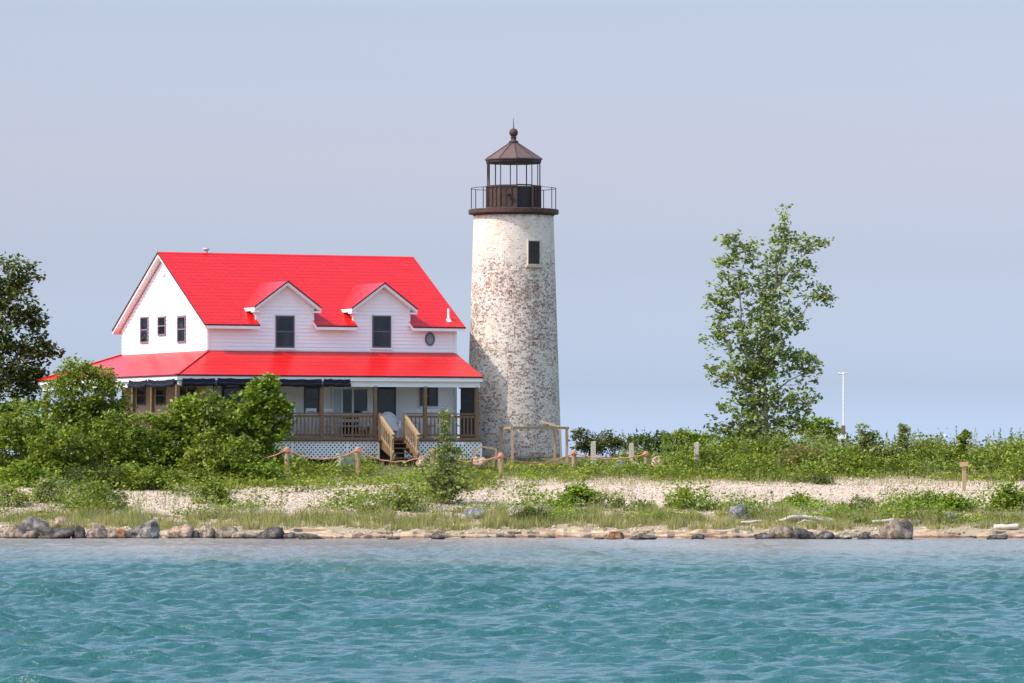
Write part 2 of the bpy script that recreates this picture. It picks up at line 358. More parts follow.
# ------------------------------------------------------------------ terrain
def shore(x): return 151.0 + .45*math.sin(x*.55+1) + .25*math.sin(x*1.7) + .12*math.sin(x*4.1+2)
PR = [(-60, -4), (-8, -.55), (-1.5, -.14), (0, -.02), (.5, .10), (1.6, .20), (6, .62), (16, 1.48), (20, 1.80), (24, 2.10), (28.5, 2.45), (34, 2.50), (70, 2.40), (100, 1.2), (125, -.8), (160, -4)]
def prof(t):
    if t <= PR[0][0]: return PR[0][1]
    for (a, za), (b, zb) in zip(PR, PR[1:]):
        if t <= b: return za+(zb-za)*(t-a)/(b-a)
    return PR[-1][1]
def gz(x, y):
    t = y-shore(x); z = prof(t)
    k = min(1, max(0, (t-1)/6))
    z += k*(.10*noise.noise(Vector((x*.35, y*.35, 0)))+.03*noise.noise(Vector((x*1.3, y*1.3, 4))))*(1 if t < 26 else .4)
    e = (abs(x)-90)/30
    if e > 0: z -= e*4
    return z
def hit(x, y):     # where the sight line through a photo point meets the ground
    Y = 149.0
    while Y < 215:
        X = (x-512)*Y/F
        if EYE+(HOR-y)*Y/F <= gz(X, Y): return Vector((X, Y, gz(X, Y)))
        Y += .15
    Y = 178; return Vector(((x-512)*Y/F, Y, gz((x-512)*Y/F, Y)))
mb = MB()
xs = list(np.concatenate([np.linspace(-130, -26, 40), np.arange(-25.6, 25.7, .4), np.linspace(26, 130, 40)]))
ys = list(np.concatenate([np.linspace(100, 145, 12), np.arange(146, 186, .4), np.linspace(187, 300, 40)]))
for y in ys:
    for x in xs: mb.v.append((x, y, gz(x, y)))
nx = len(xs)
for j in range(len(ys)-1):
    for i in range(nx-1):
        a = j*nx+i; mb.f.append((a, a+1, a+nx+1, a+nx))
g = link('ground', mesh('ground', mb, (0, 0, 0), True), M['ground']); tag(g, kind='structure')
# low limestone shelf at the water's edge
mb = MB()
X = -30.0
xs = np.arange(-30, 30, .12); rows = [(-.35, -.1), (-.16, .045), (-.10, .10), (.35, .13), (.42, .185), (1.2, .20), (1.9, .12)]
for x in xs:
    n1 = noise.noise(Vector((x*.9, 3, 0)))*.8+noise.noise(Vector((x*3.1, 3, 5)))*.35; n2 = noise.noise(Vector((x*1.3, 9, 0)))
    for i, (dy, z) in enumerate(rows):
        zz = z*(1+.8*noise.noise(Vector((x*.7, i*.1, 2)))+.5*noise.noise(Vector((x*2.9, i*.4, 12)))) + (.05*n2 if i > 3 else 0)
        mb.v.append((x, shore(x)+dy+n1*(1 if i < 5 else .4)+(n2*.4 if i in (3, 4) else 0), zz))
nr = len(rows)
for i in range(len(xs)-1):
    for j in range(nr-1):
        a = i*nr+j; mb.f.append((a, a+nr, a+nr+1, a+1))
tag(link('shore_ledge', mesh('shore_ledge', mb), M['ledge']), kind='structure')

# ------------------------------------------------------------------ water: real waves in view, plain sheet beyond
def waves(Xg, Yg):
    r2 = np.random.default_rng(5); Z = np.zeros_like(Xg); DX = np.zeros_like(Xg); DY = np.zeros_like(Xg)
    shoal = np.clip((160-Yg)/60, .28, 1)
    grp = .85+.30*np.sin(Xg*.21+Yg*.13+1)*np.sin(Yg*.17-Xg*.08+2)+.22*np.sin(Xg*.47-Yg*.31)*np.sin(Xg*.16+Yg*.41+1)
    for i in range(64):
        lam = .22*(7.6**(i/63.0)); k = 2*math.pi/lam
        th = R(-100)+r2.normal()*R(27); kx, ky = math.cos(th)*k, math.sin(th)*k
        amp = .0078*lam**.74*(.6+.8*r2.random()); ph = r2.random()*6.28
        p = kx*Xg+ky*Yg+ph+.7*np.sin(Xg*.13*(1+r2.random())+Yg*.05+ph)
        c, s_ = np.cos(p), np.sin(p)
        Z += amp*c*1.25; DX -= amp*.6*s_*kx/k; DY -= amp*.6*s_*ky/k
    f = shoal*grp
    return DX*f, DY*f, Z*f
gx = np.arange(-27, 27.01, .06); gy = [45.0]
while gy[-1] < 151.8: gy.append(gy[-1]+.065+.05*(gy[-1]-45)/100)
gy = np.array(gy); Xg, Yg = np.meshgrid(gx, gy)
dx, dy, dz = waves(Xg, Yg)
ed = np.minimum(np.clip((27-np.abs(Xg))/3, 0, 1), np.clip((Yg-45)/3, 0, 1))
V = np.stack([Xg+dx*ed, Yg+dy*ed, dz*ed], -1).reshape(-1, 3).astype(np.float32)
ny, nxx = Xg.shape
idx = np.arange(ny*nxx, dtype=np.int32).reshape(ny, nxx)
Q = np.stack([idx[:-1, :-1], idx[:-1, 1:], idx[1:, 1:], idx[1:, :-1]], -1).reshape(-1, 4)
me = bpy.data.meshes.new('water'); base = len(V)
YE = float(gy[-1]); B = 30000.0; x0, x1 = float(gx[0]), float(gx[-1])
ext = [(-B, -B, 0), (B, -B, 0), (-B, 45, 0), (x0, 45, 0), (x1, 45, 0), (B, 45, 0), (-B, YE, 0), (x0, YE, 0), (x1, YE, 0), (B, YE, 0), (-B, B, 0), (B, B, 0)]
V = np.concatenate([V, np.array(ext, np.float32)])
polys = [(0, 1, 5, 4, 3, 2), (2, 3, 7, 6), (4, 5, 9, 8), (6, 7, 8, 9, 11, 10)]
nq = len(Q); loops = np.concatenate([Q.ravel()]+[np.array([base+i for i in p], np.int32) for p in polys])
starts = np.concatenate([np.arange(nq, dtype=np.int32)*4, np.array([nq*4, nq*4+6, nq*4+10, nq*4+14], np.int32)])
me.vertices.add(len(V)); me.vertices.foreach_set('co', V.ravel())
me.loops.add(len(loops)); me.loops.foreach_set('vertex_index', loops.astype(np.int32))
me.polygons.add(len(starts)); me.polygons.foreach_set('loop_start', starts)
sm = np.ones(len(starts), bool); sm[-4:] = False
me.polygons.foreach_set('use_smooth', sm); me.update(calc_edges=True)
tag(link('water', me, M['water']), kind='structure')

# ------------------------------------------------------------------ lighthouse
TY = 181.4; TX = (513.6-512)*TY/F; TZ = gz(TX, TY)-.05
def tz(y): return EYE+(HOR-y-.8)*TY/F
T = Thing('lighthouse', 'round whitewashed brick lighthouse with peeling paint and brown iron lantern', 'lighthouse', (TX, TY, TZ))
n = 96; z0, z1 = TZ, tz(214.5); prf = []
for i in range(41):
    t = i/40; prf.append((1.745+(1.45-1.745)*t**.95, z0+(z1-z0)*t))
mb = MB(); mb.lathe(prf, n)
me = mesh('tower_wall', mb, T.off, True)
uv = me.uv_layers.new(name='UVMap')
for p in me.polygons:
    ang = [math.atan2(me.vertices[me.loops[l].vertex_index].co.y, me.vertices[me.loops[l].vertex_index].co.x) for l in p.loop_indices]
    am = max(ang)
    for l, a in zip(p.loop_indices, ang):
        if am-a > 3: a += 2*math.pi
        uv.data[l].uv = ((a+4)*1.59, me.vertices[me.loops[l].vertex_index].co.z)
tw = link('tower_wall', me, M['brick'], T.o)
# window set on the right of the shaft
def tower_window():
    a = R(-90+28); zc0, zc1 = tz(264.5), tz(242); r0 = 1.50
    nrm = Vector((math.cos(a), math.sin(a), 0)); tan = Vector((-math.sin(a), math.cos(a), 0))
    def P(s, z, o): q = nrm*(r0+o)+tan*s; return (q.x, q.y, z)
    def bx(mb, s0, s1, z0_, z1_, o0, o1):
        mb.hexa([P(s0, z0_, o1), P(s1, z0_, o1), P(s1, z0_, o0), P(s0, z0_, o0), P(s0, z1_, o1), P(s1, z1_, o1), P(s1, z1_, o0), P(s0, z1_, o0)])
    W = .23; f = MB()
    bx(f, -W-.025, -W, zc0-.06, zc1+.06, -.1, .09); bx(f, W, W+.07, zc0-.06, zc1+.06, -.1, .09)
    bx(f, -W, W, zc1, zc1+.03, -.1, .09); bx(f, -W-.10, W+.12, zc0-.13, zc0-.06, -.1, .13); bx(f, -W, W, zc0-.06, zc0, -.1, .09)
    fo = T.part('window', f, 'greywood'); p_ = MB(); bx(p_, -W, W, zc0, zc1, -.08, .055); T.part('dark_opening', p_, 'blackiron', fo)  # solid black block paints the darkness inside the window
tower_window()
mb = MB(); mb.lathe([(1.46, tz(215.2)), (1.50, tz(213.5)), (1.615, tz(213.4)), (1.64, tz(212.8)), (1.64, tz(209.2)), (1.60, tz(208.6))], 64)
T.part('gallery', mb, 'iron')
mb = MB()
mb.tube([(1.55*math.cos(R(i*10)), 1.55*math.sin(R(i*10)), tz(187.5)) for i in range(37)], .012, 6, False)
T.part('handrail', mb, 'blackiron')
for i in range(10):
    a = R(i*36+9); q = (1.55*math.cos(a), 1.55*math.sin(a)); mb = MB()
    mb.tube([(q[0], q[1], tz(208)), (q[0], q[1], tz(187.5))], .016, 6); T.part('railing_post', mb, 'blackiron')
NS = 10; rot = R(-90+7)
def ringp(r_, i, z): a = rot+2*math.pi*i/NS; return Vector((r_*math.cos(a), r_*math.sin(a), z))
zb, zm, zt = tz(208), tz(185), tz(162.5)
mb = MB()
for i in range(NS):
    if i == 0: continue      # the open doorway
    a, b_ = ringp(.99, i, 0), ringp(.99, i+1, 0); ai, bi = ringp(.93, i, 0), ringp(.93, i+1, 0)
    def zz(v, z): return (v.x, v.y, z)
    mb.hexa([zz(a, zb), zz(b_, zb), zz(bi, zb), zz(ai, zb), zz(a, zm), zz(b_, zm), zz(bi, zm), zz(ai, zm)])
    for f_ in (.0, .33, .66):
        p = a.lerp(b_, f_); o = p.normalized()*.02; mb.bar(zz(p+o, zb), zz(p+o, zm), .035, .03)
    mb.bar(zz(a*1.015, zb+.03), zz(b_*1.015, zb+.03), .04, .07); mb.bar(zz(a*1.015, zm-.02), zz(b_*1.015, zm-.02), .05, .05)
lr = T.part('lantern_wall', mb, 'iron')
mb = MB(); p = (ringp(1.0, NS-1, 0)+ringp(1.0, NS, 0))/2; p.z = tz(194)
mb.bar(p, p+Vector((-.04, -.12, .02)), .07); mb.bar(p+Vector((-.12, -.1, 0)), p+Vector((.08, -.12, 0)), .05); T.part('vent', mb, 'iron', lr)
mb = MB(); a, b_ = ringp(.96, 0, 0), ringp(.96, 1, 0)
mb.bar((a.x, a.y, zb), (a.x, a.y, zm), .05); mb.bar((b_.x, b_.y, zb), (b_.x, b_.y, zm), .05); mb.bar((a.x, a.y, zm), (b_.x, b_.y, zm), .05)
T.part('doorway', mb, 'blackiron')
mb = MB(); a, b_ = ringp(.90, 0, 0), ringp(.90, 1, 0); mb.bar((a.x, a.y, (zb+zm)/2-.02), (b_.x, b_.y, (zb+zm)/2-.02), .04, zm-zb-.06); T.part('door', mb, 'blackiron')  # recessed black slab stands in for the dark interior of the doorway
mb = MB(); mb.lathe([(.30, zb), (.30, zb+.5), (.1, zb+.55), (.1, zb+.72)], 12); T.part('lamp_pedestal', mb, 'blackiron')
for i in range(NS):
    a = ringp(.97, i, 0); mb = MB(); mb.bar((a.x, a.y, zm), (a.x, a.y, zt), .035 if i % 2 else .042); T.part('glazing_bar', mb, 'blackiron')
mb = MB(); a = ringp(.985, 8, 0); mb.bar((a.x, a.y, zm), (a.x*1.03, a.y*1.03, zt), .09, .05); T.part('ladder_rail', mb, 'iron')
mb = MB(); mb.lathe([(.94, zt), (1.0, zt), (1.02, zt+.03), (1.02, tz(159)), (.94, tz(159))], NS, rot=rot); T.part('cornice', mb, 'blackiron')
mb = MB(); mb.lathe([(1.06, tz(159.2)), (1.065, tz(158.2)), (.10, tz(141))], NS, rot=rot)
ro = T.part('lantern_roof', mb, 'ironroof')
mb = MB()
for i in range(NS): mb.bar(ringp(1.06, i, tz(158.2)), ringp(.10, i, tz(140.8)), .03, .03)
T.part('seam', mb, 'iron', ro)
mb = MB(); rb = 4.4*TY/F; zc = tz(131.5)
mb.lathe([(.17, tz(142)), (.17, tz(140)), (.10, tz(139.2)), (.10, tz(136.5)), (.125, tz(136)), (.08, tz(135.5))]+[(rb*math.cos(R(t)), zc+rb*math.sin(R(t))) for t in range(-60, 91, 10)], 20)
T.part('ball_finial', mb, 'iron', smooth=True)
mb = MB(); mb.tube([(0, 0, zc), (0, 0, tz(117))], [.022, .008], 6); T.part('lightning_rod', mb, 'blackiron')

# ------------------------------------------------------------------ house
TH = R(25); C0 = (-10.66, 175.3); HL, HD = 9.51, 8.56
HZ = 2.42
H = Thing('house', 'white two-storey house with red roof, two dormers and wraparound porch', 'house', (C0[0], C0[1], HZ), TH)
ct, st_ = math.cos(TH), math.sin(TH)
def loc2w(x, y): return (C0[0]+x*ct-y*st_, C0[1]+x*st_+y*ct)
def ux(p, y):      # local x on plane y seen at photo column p
    t = (p-512)/F    # X = t*Y
    return (t*(C0[1]+y*ct)-(C0[0]-y*st_))/(ct-t*st_)
def uy(p, x):      # local y on plane x
    t = (p-512)/F
    return (C0[0]+x*ct-t*(C0[1]+x*st_))/(t*ct+st_)
def hz(p, x, y): return EYE+(HOR-p)*loc2w(x, y)[1]/F
OV, RZ, SL = .35, 9.79, (9.79-7.10)/(HD/2+.35)
def rz_(y): return RZ-abs(y-HD/2)*SL       # underside-less roof plane height at local y
def siding(mb, P, za, zb_, lo, hi, step=.13, cut=()):
    z = za
    while z < zb_-.01:
        z2 = min(z+step, zb_)
        L1, H1, L2, H2 = lo(z), hi(z), lo(z2), hi(z2)
        if H1-L1 < .02: break
        if H2 < L2: L2 = H2 = (L2+H2)/2
        mb.poly([P(L1, z, .020), P(H1, z, .020), P(H2, z2, .0), P(L2, z2, .0)])
        mb.poly([P(L1, z, 0), P(H1, z, 0), P(H1, z, .020), P(L1, z, .020)])
        z = z2
Pf = lambda a, z, o: (a, -o, z)                 # front plane
Pg = lambda a, z, o: (-o, a, z)                 # left gable plane (a = y)
Pb = lambda a, z, o: (HL-a, HD+o, z)
Pr = lambda a, z, o: (HL+o, a, z)
DKZ, PT = 3.14, 6.18
mb = MB(); siding(mb, Pf, DKZ, 5.2, lambda z: 0, lambda z: HL); siding(mb, Pf, 5.2, 7.14, lambda z: 0, lambda z: HL)
for p in (0, HL): mb.box(p-.05, p+.05, -.045, .05, DKZ, 7.10)
siding(mb, Pb, DKZ, 7.14, lambda z: 0, lambda z: HL)
gl = lambda z: max(0, HD/2-(RZ-.17-z)/SL); gh = lambda z: min(HD, HD/2+(RZ-.17-z)/SL)
siding(mb, Pr, DKZ, RZ-.18, gl, gh); mb.box(0, HL, 0, HD, HZ-.1, DKZ)
mb.box(.03, HL-.03, .03, HD-.03, DKZ, 7.1)
mb.prism([(.03, .03, 7.1), (.03, HD-.03, 7.1), (.03, HD/2, RZ-.2)], (HL-.06, 0, 0))
H.part('wall', mb, 'white')
mb = MB(); siding(mb, Pg, PT-.1, RZ-.18, gl, gh)
gw = H.part('gable_wall', mb, 'white')
mb = MB(); siding(mb, Pg, DKZ, PT-.1, lambda z: 0, lambda z: HD); H.part('lower_side_wall', mb, 'tan', label='gable-side siding under the porch, tinted tan for light off the deck')
mb = MB(); yv = uy(164, 0); zv = hz(272, 0, yv)
mb.tube([(.0, yv, zv), (-.06, yv, zv)], [.17, .16], 20); H.part('round_vent', mb, 'trim')

d = [(ux(284.5, 0), 1.075), (ux(381.3, 0), 1.075)]     # dormer centres and half widths
DE, DRZ = 7.74, 8.66                                    # dormer eave and ridge heights
# main roof: red skin over white board
def slopes(mb, up, dn, xo, hip=False):
    segs = [(-xo, d[0][0]-d[0][1]), (d[0][0]+d[0][1], d[1][0]-d[1][1]), (d[1][0]+d[1][1], HL+xo)]
    def sl(x0, x1, y0, y1):
        mb.hexa([(x0, y0, rz_(y0)-dn), (x1, y0, rz_(y0)-dn), (x1, y1, rz_(y1)-dn), (x0, y1, rz_(y1)-dn),
                 (x0, y0, rz_(y0)+up), (x1, y0, rz_(y0)+up), (x1, y1, rz_(y1)+up), (x0, y1, rz_(y1)+up)])
    sl(-xo, HL+xo, .0, HD/2); sl(-xo, HL+xo, HD/2, HD+OV)
    for a, b_ in segs: sl(a, b_, -OV, .0)
mb = MB(); slopes(mb, .03, -.002, .26); roof = H.part('roof', mb, 'red')
mb = MB(); slopes(mb, -.004, .125, .245); H.part('eaves', mb, 'trim')
mb = MB(); mb.prism([(-.265, HD/2-.10, RZ-.02), (-.265, HD/2, RZ+.04), (-.265, HD/2+.10, RZ-.02)], (HL+.53, 0, 0)); H.part('ridge_cap', mb, 'redflat', roof)
for a_, b_ in ((-.26, d[0][0]-d[0][1]), (d[0][0]+d[0][1], d[1][0]-d[1][1]), (d[1][0]+d[1][1], HL+.26)):
    mb = MB(); mb.box(a_, b_, -OV-.012, -OV-.003, rz_(-OV)-.02, rz_(-OV)+.034); H.part('drip_edge', mb, 'drip', roof)
for sg in (-1, 1):
    mb = MB(); mb.bar((-.266, HD/2, RZ+.005), (-.266, HD/2+sg*(HD/2+OV), rz_(-OV)+.005), .012, .05); H.part('drip_edge', mb, 'drip', roof)
# roof pipes
vx = ux(207, HD/2); mb = MB(); mb.tube([(vx, HD/2+.1, RZ-.1), (vx, HD/2+.1, RZ+.12)], .05, 8); mb.tube([(vx, HD/2+.1, RZ+.11), (vx, HD/2+.1, RZ+.17), (vx, HD/2+.1, RZ+.22)], [.06, .13, .11], 10)
H.part('roof_vent', mb, 'steel', roof)
vx = ux(448.5, .1); zb_ = rz_(.1); mb = MB(); mb.tube([(vx, .1, zb_-.1), (vx, .1, zb_+.44)], .045, 8); mb.lathe([(.14, zb_-.04), (.06, zb_+.08)], 10, (vx, .1))
H.part('vent_pipe', mb, 'trim', roof)
def window(P, a0, a1, z0_, z1_, parent=None, fm='frame', fw=.05, bar_=True, pane='glass', sill=True, wall=None):
    f = MB()
    def bx(m, s0, s1, za, zb2, o0, o1):
        m.hexa([P(s0, za, o0), P(s1, za, o0), P(s1, za, o1), P(s0, za, o1), P(s0, zb2, o0), P(s1, zb2, o0), P(s1, zb2, o1), P(s0, zb2, o1)])
    bx(f, a0, a0+fw, z0_, z1_, -.03, .055); bx(f, a1-fw, a1, z0_, z1_, -.03, .055)
    bx(f, a0+fw, a1-fw, z1_-fw, z1_, -.03, .055); bx(f, a0+fw, a1-fw, z0_, z0_+fw, -.03, .055)
    if bar_: zc_ = (z0_+z1_)/2; bx(f, a0+fw, a1-fw, zc_-.02, zc_+.025, .0, .048)
    fo = H.part('window', f, fm, parent)
    p_ = MB(); bx(p_, a0+fw, a1-fw, z0_+fw, z1_-fw, -.02, .032); H.part('pane', p_, pane, fo)
    if sill:
        s_ = MB(); bx(s_, a0-.04, a1+.04, z0_-.06, z0_, -.01, .075); bx(s_, a0-.035, a0, z0_, z1_+.035, -.01, .045); bx(s_, a1, a1+.035, z0_, z1_+.035, -.01, .045); bx(s_, a0, a1, z1_, z1_+.035, -.01, .045)
        H.part('sill', s_, 'trim', fo)
    return fo
# gable windows
for (p0, p1, t_, b_) in ((141.2, 149, 316.3, 343), (158.6, 166.4, 316, 335.4), (178.2, 186.4, 315.6, 342.6)):
    y0, y1 = uy(p1, 0), uy(p0, 0); window(Pg, min(y0, y1), max(y0, y1), hz(b_, 0, y0), hz(t_, 0, y0), fm='mauve', fw=.06, sill=False)
# dormers
for k, (c, hw) in enumerate(d):
    zr = lambda x: DRZ-abs(x-c)*(DRZ-DE)/(hw+.2)
    mb = MB()
    lo = lambda z: max(c-hw, c-(DRZ-.13-z)*(hw+.2)/(DRZ-DE)); hi = lambda z: min(c+hw, c+(DRZ-.13-z)*(hw+.2)/(DRZ-DE))
    siding(mb, Pf, 7.14, DRZ-.14, lo, hi)
    zw = zr(c-hw)-.12
    mb.prism([(c-hw, .004, 7.05), (c+hw, .004, 7.05), (c+hw, .004, zw), (c, .004, DRZ-.13), (c-hw, .004, zw)], (0, 1.1, 0))
    for s_ in (-1, 1): mb.box(c+s_*hw-.04, c+s_*hw+.04, -.04, .04, 7.14, zw)
    dm = H.part('dormer', mb, 'white')
    tp, sf = MB(), MB()
    for s_ in (-1, 1):
        e = c+s_*(hw+.2); yb = HD/2-(RZ-DRZ)/SL+.25; ye = HD/2-(RZ-DE)/SL+.25
        for m_, u_, dn in ((tp, .03, -.002), (sf, -.004, .12)):
            q = .0 if m_ is tp else .015
            y0 = -.30-(.015 if m_ is tp else 0)
            m_.hexa([(c, y0, DRZ-dn), (e, y0, DE-dn), (e, ye, DE-dn), (c, yb, DRZ-dn), (c, y0, DRZ+u_), (e, y0, DE+u_), (e, ye, DE+u_), (c, yb, DRZ+u_)])
        sf.box(min(e, e-s_*.22), max(e, e-s_*.22), -.285, .02, DE-.17, DE-.11)
    dr = H.part('dormer_roof', tp, 'red', dm)
    for s_ in (-1, 1):
        mb = MB(); mb.bar((c, -.325, DRZ+.015), (c+s_*(hw+.2), -.325, DE+.015), .012, .045); H.part('drip_edge', mb, 'drip', dm)
    H.part('dormer_eaves', sf, 'trim', dm)
    a0, a1 = (ux(274.8, 0), ux(294, 0)) if k == 0 else (ux(371.6, 0), ux(390.6, 0))
    window(Pf, a0, a1, hz(348, c, 0), hz(315.5, c, 0), dm)
# round window on the front
cx_ = ux(429.5, 0); zc_ = hz(339, cx_, 0); mb = MB(); pn = MB()
for j in range(24):
    a, b_ = 2*math.pi*j/24, 2*math.pi*(j+1)/24
    def q(t, r_, o): return (cx_+.75*r_*math.cos(t), -o, zc_+r_*math.sin(t))
    mb.hexa([q(a, .185, 0), q(b_, .185, 0), q(b_, .185, .06), q(a, .185, .06), q(a, .245, 0), q(b_, .245, 0), q(b_, .245, .06), q(a, .245, .06)])
pn.prism([q(2*math.pi*j/24, .188, .02) for j in range(24)], (0, -.015, 0))
fo = H.part('round_window', mb, 'frame'); H.part('pane', pn, 'paleglass', fo)
# porch roof
PFR, PS, PBK, PZ = 2.4, 2.1, 3.3, 5.28
A = [(0, 0), (HL, 0), (HL, -PFR), (-PS, -PFR), (0, HD), (-PS, HD+PBK), (HL, HD), (HL, HD+PBK)]
def slab(mb, pts, up, dn): mb.hexa([(x, y, z-dn) for x, y, z in pts]+[(x, y, z+up) for x, y, z in pts])
mb = MB()
quads = [[(-PS, -PFR, PZ), (HL+.02, -PFR, PZ), (HL+.02, .02, PT), (0, .02, PT)], [(-PS, HD+PBK, PZ), (-PS, -PFR, PZ), (.02, .0, PT), (.02, HD, PT)], [(HL, HD+PBK, PZ), (-PS, HD+PBK, PZ), (0, HD-.02, PT), (HL, HD-.02, PT)]]
for q_ in quads: slab(mb, q_, .04, -.004)
pr = H.part('porch_roof', mb, 'red')
mb = MB(); mb.bar((-PS, -PFR, PZ+.055), (0, 0, PT+.055), .12, .02); H.part('hip_cap', mb, 'redflat', pr); mb = MB(); mb.box(-PS-.012, HL+.02, -PFR-.012, -PFR-.003, PZ-.01, PZ+.045); H.part('drip_edge', mb, 'drip', pr); mb = MB(); mb.box(-PS-.012, -PS-.003, -PFR-.003, HD+PBK, PZ-.01, PZ+.045); H.part('drip_edge', mb, 'drip', pr); mb = MB(); mb.bar((-PS, HD+PBK, PZ+.055), (0, HD, PT+.055), .12, .02); H.part('hip_cap', mb, 'redflat', pr)
mb = MB()
mb.box(-PS+.02, HL, -PFR+.02, -PFR+.06, PZ-.145, PZ); mb.box(-PS+.02, -PS+.06, -PFR+.06, HD+PBK-.02, PZ-.145, PZ); mb.box(-PS+.06, HL, HD+PBK-.06, HD+PBK-.02, PZ-.145, PZ)
mb.box(-PS+.06, HL, -PFR+.06, -.05, PZ-.14, PZ-.11); mb.box(-PS+.06, -.05, -.05, HD+.05, PZ-.14, PZ-.11); mb.box(-PS+.06, HL, HD+.05, HD+PBK-.06, PZ-.14, PZ-.11)
mb.prism([(HL-.03, -PFR+.06, PZ-.13), (HL-.03, -.05, PZ-.13), (HL-.03, -.05, PT-.05)], (.03, 0, 0))
H.part('fascia', mb, 'trim', pr)
mb = MB(); mb.box(-PS+.12, HL-.05, -PFR+.14, -PFR+.26, PZ-.34, PZ-.142); mb.box(-PS+.12, -PS+.24, -PFR+.26, HD+PBK-.2, PZ-.34, PZ-.142)
H.part('beam', mb, 'trim')
# deck
mb = MB(); mb.box(-PS+.1, HL, -PFR+.12, -.03, DKZ-.12, DKZ); mb.box(-PS+.1, -.03, -.03, HD+PBK-.2, DKZ-.12, DKZ); mb.box(-.03, HL, HD+.03, HD+PBK-.2, DKZ-.12, DKZ)
mb.box(-PS+.08, HL, -PFR+.08, -PFR+.118, DKZ-.08, DKZ+.02)
H.part('deck', mb, 'wood')
mb = MB(); mb.box(-PS+.5, HL-.1, -PFR+.5, HD, HZ-.1, DKZ-.2); H.part('underdeck_shade', mb, 'blackiron')  # black block stands in for the shade behind the lattice
# posts
yf = -PFR+.2
posts = [ux(p, yf) for p in (177.5, 215, 268, 321.4, 375, 425, 476.5)]
for u in posts:
    mb = MB(); mb.box(u-.06, u+.06, yf-.06, yf+.06, DKZ, PZ-.30); H.part('porch_post', mb, 'wood')
ypos = [uy(p, -PS+.2) for p in (152.5, 133.5)]+[uy(133.5, -PS+.2)+2.2, HD, HD+PBK-.4]
for y in ypos:
    mb = MB(); mb.box(-PS+.14, -PS+.26, y-.06, y+.06, DKZ, PZ-.30); H.part('porch_post', mb, 'wood')
# railings
SX0, SX1 = ux(378.5, yf), ux(403.5, yf)
RT = DKZ+.86
def rail(P0, P1, z_a, z_b, name='railing'):
    P0, P1 = Vector((*P0, 0)), Vector((*P1, 0)); L = (P1-P0).length
    rl = MB(); rl.bar((P0.x, P0.y, z_a+.86), (P1.x, P1.y, z_b+.86), .11, .045); rl.bar((P0.x, P0.y, z_a+.76), (P1.x, P1.y, z_b+.76), .04, .08); rl.bar((P0.x, P0.y, z_a+.10), (P1.x, P1.y, z_b+.10), .04, .08)
    n_ = max(2, int(L/.135))
    for i in range(n_+1):
        p = P0.lerp(P1, i/n_); z = z_a+(z_b-z_a)*i/n_; rl.bar((p.x, p.y-.028, z+.07), (p.x, p.y-.028, z+.78), .04)
    return H.part(name, rl, 'wood')
ps = [-PS+.2]+posts[1:5]
for a, b_ in zip(ps, ps[1:]): rail((a+.07, yf), (b_-.07, yf), DKZ, DKZ)
rail((SX1, yf), (posts[5]-.07, yf), DKZ, DKZ); rail((posts[5]+.07, yf), (posts[6]-.07, yf), DKZ, DKZ)
yy = [yf]+ypos
for a, b_ in zip(yy, yy[1:]): rail((-PS+.2, a+.07), (-PS+.2, b_-.07), DKZ, DKZ)
# lattice skirt
def lattice(P, a0, a1, za, zb2):
    m_ = MB(); h = zb2-za; sp = .16; k = 0
    for s_ in (1, -1):
        t = a0-h
        while t < a1+h:
            xa, xb = t, t+h; zA, zB = za, zb2
            if s_ < 0: zA, zB = zb2, za
            # clip to [a0,a1]
            f0, f1 = 0.0, 1.0
            if xa < a0: f0 = (a0-xa)/h
            if xb > a1: f1 = (a1-xa)/h
            if f1-f0 > .05:
                o = .012 if s_ > 0 else .0
                m_.bar(P(xa+h*f0, zA+(zB-zA)*f0, o), P(xa+h*f1, zA+(zB-zA)*f1, o), .045 if P is Pl else .010, .010 if P is Pl else .058)
            t += sp
    return m_
Pl = None
def Pfl(a, z, o): return (a, -PFR+.16-o, z)
def Psl(a, z, o): return (-PS+.14-o, a, z)
for (a, b_) in ((-PS+.14, SX0-.03), (SX1+.03, HL-.02)):
    m_ = lattice(Pfl, a, b_, HZ-.02, DKZ-.085); m_.bar((a, -PFR+.13, HZ), (a, -PFR+.13, DKZ-.17), .06); m_.bar((b_, -PFR+.13, HZ), (b_, -PFR+.13, DKZ-.17), .06)
    x_ = a+2.1
    while x_ < b_-1: m_.bar((x_, -PFR+.125, HZ), (x_, -PFR+.125, DKZ-.17), .05); x_ += 2.1
    H.part('lattice', m_, 'trim')
H.part('lattice', lattice(Psl, -PFR+.2, HD+PBK-.3, HZ-.02, DKZ-.085), 'trim')
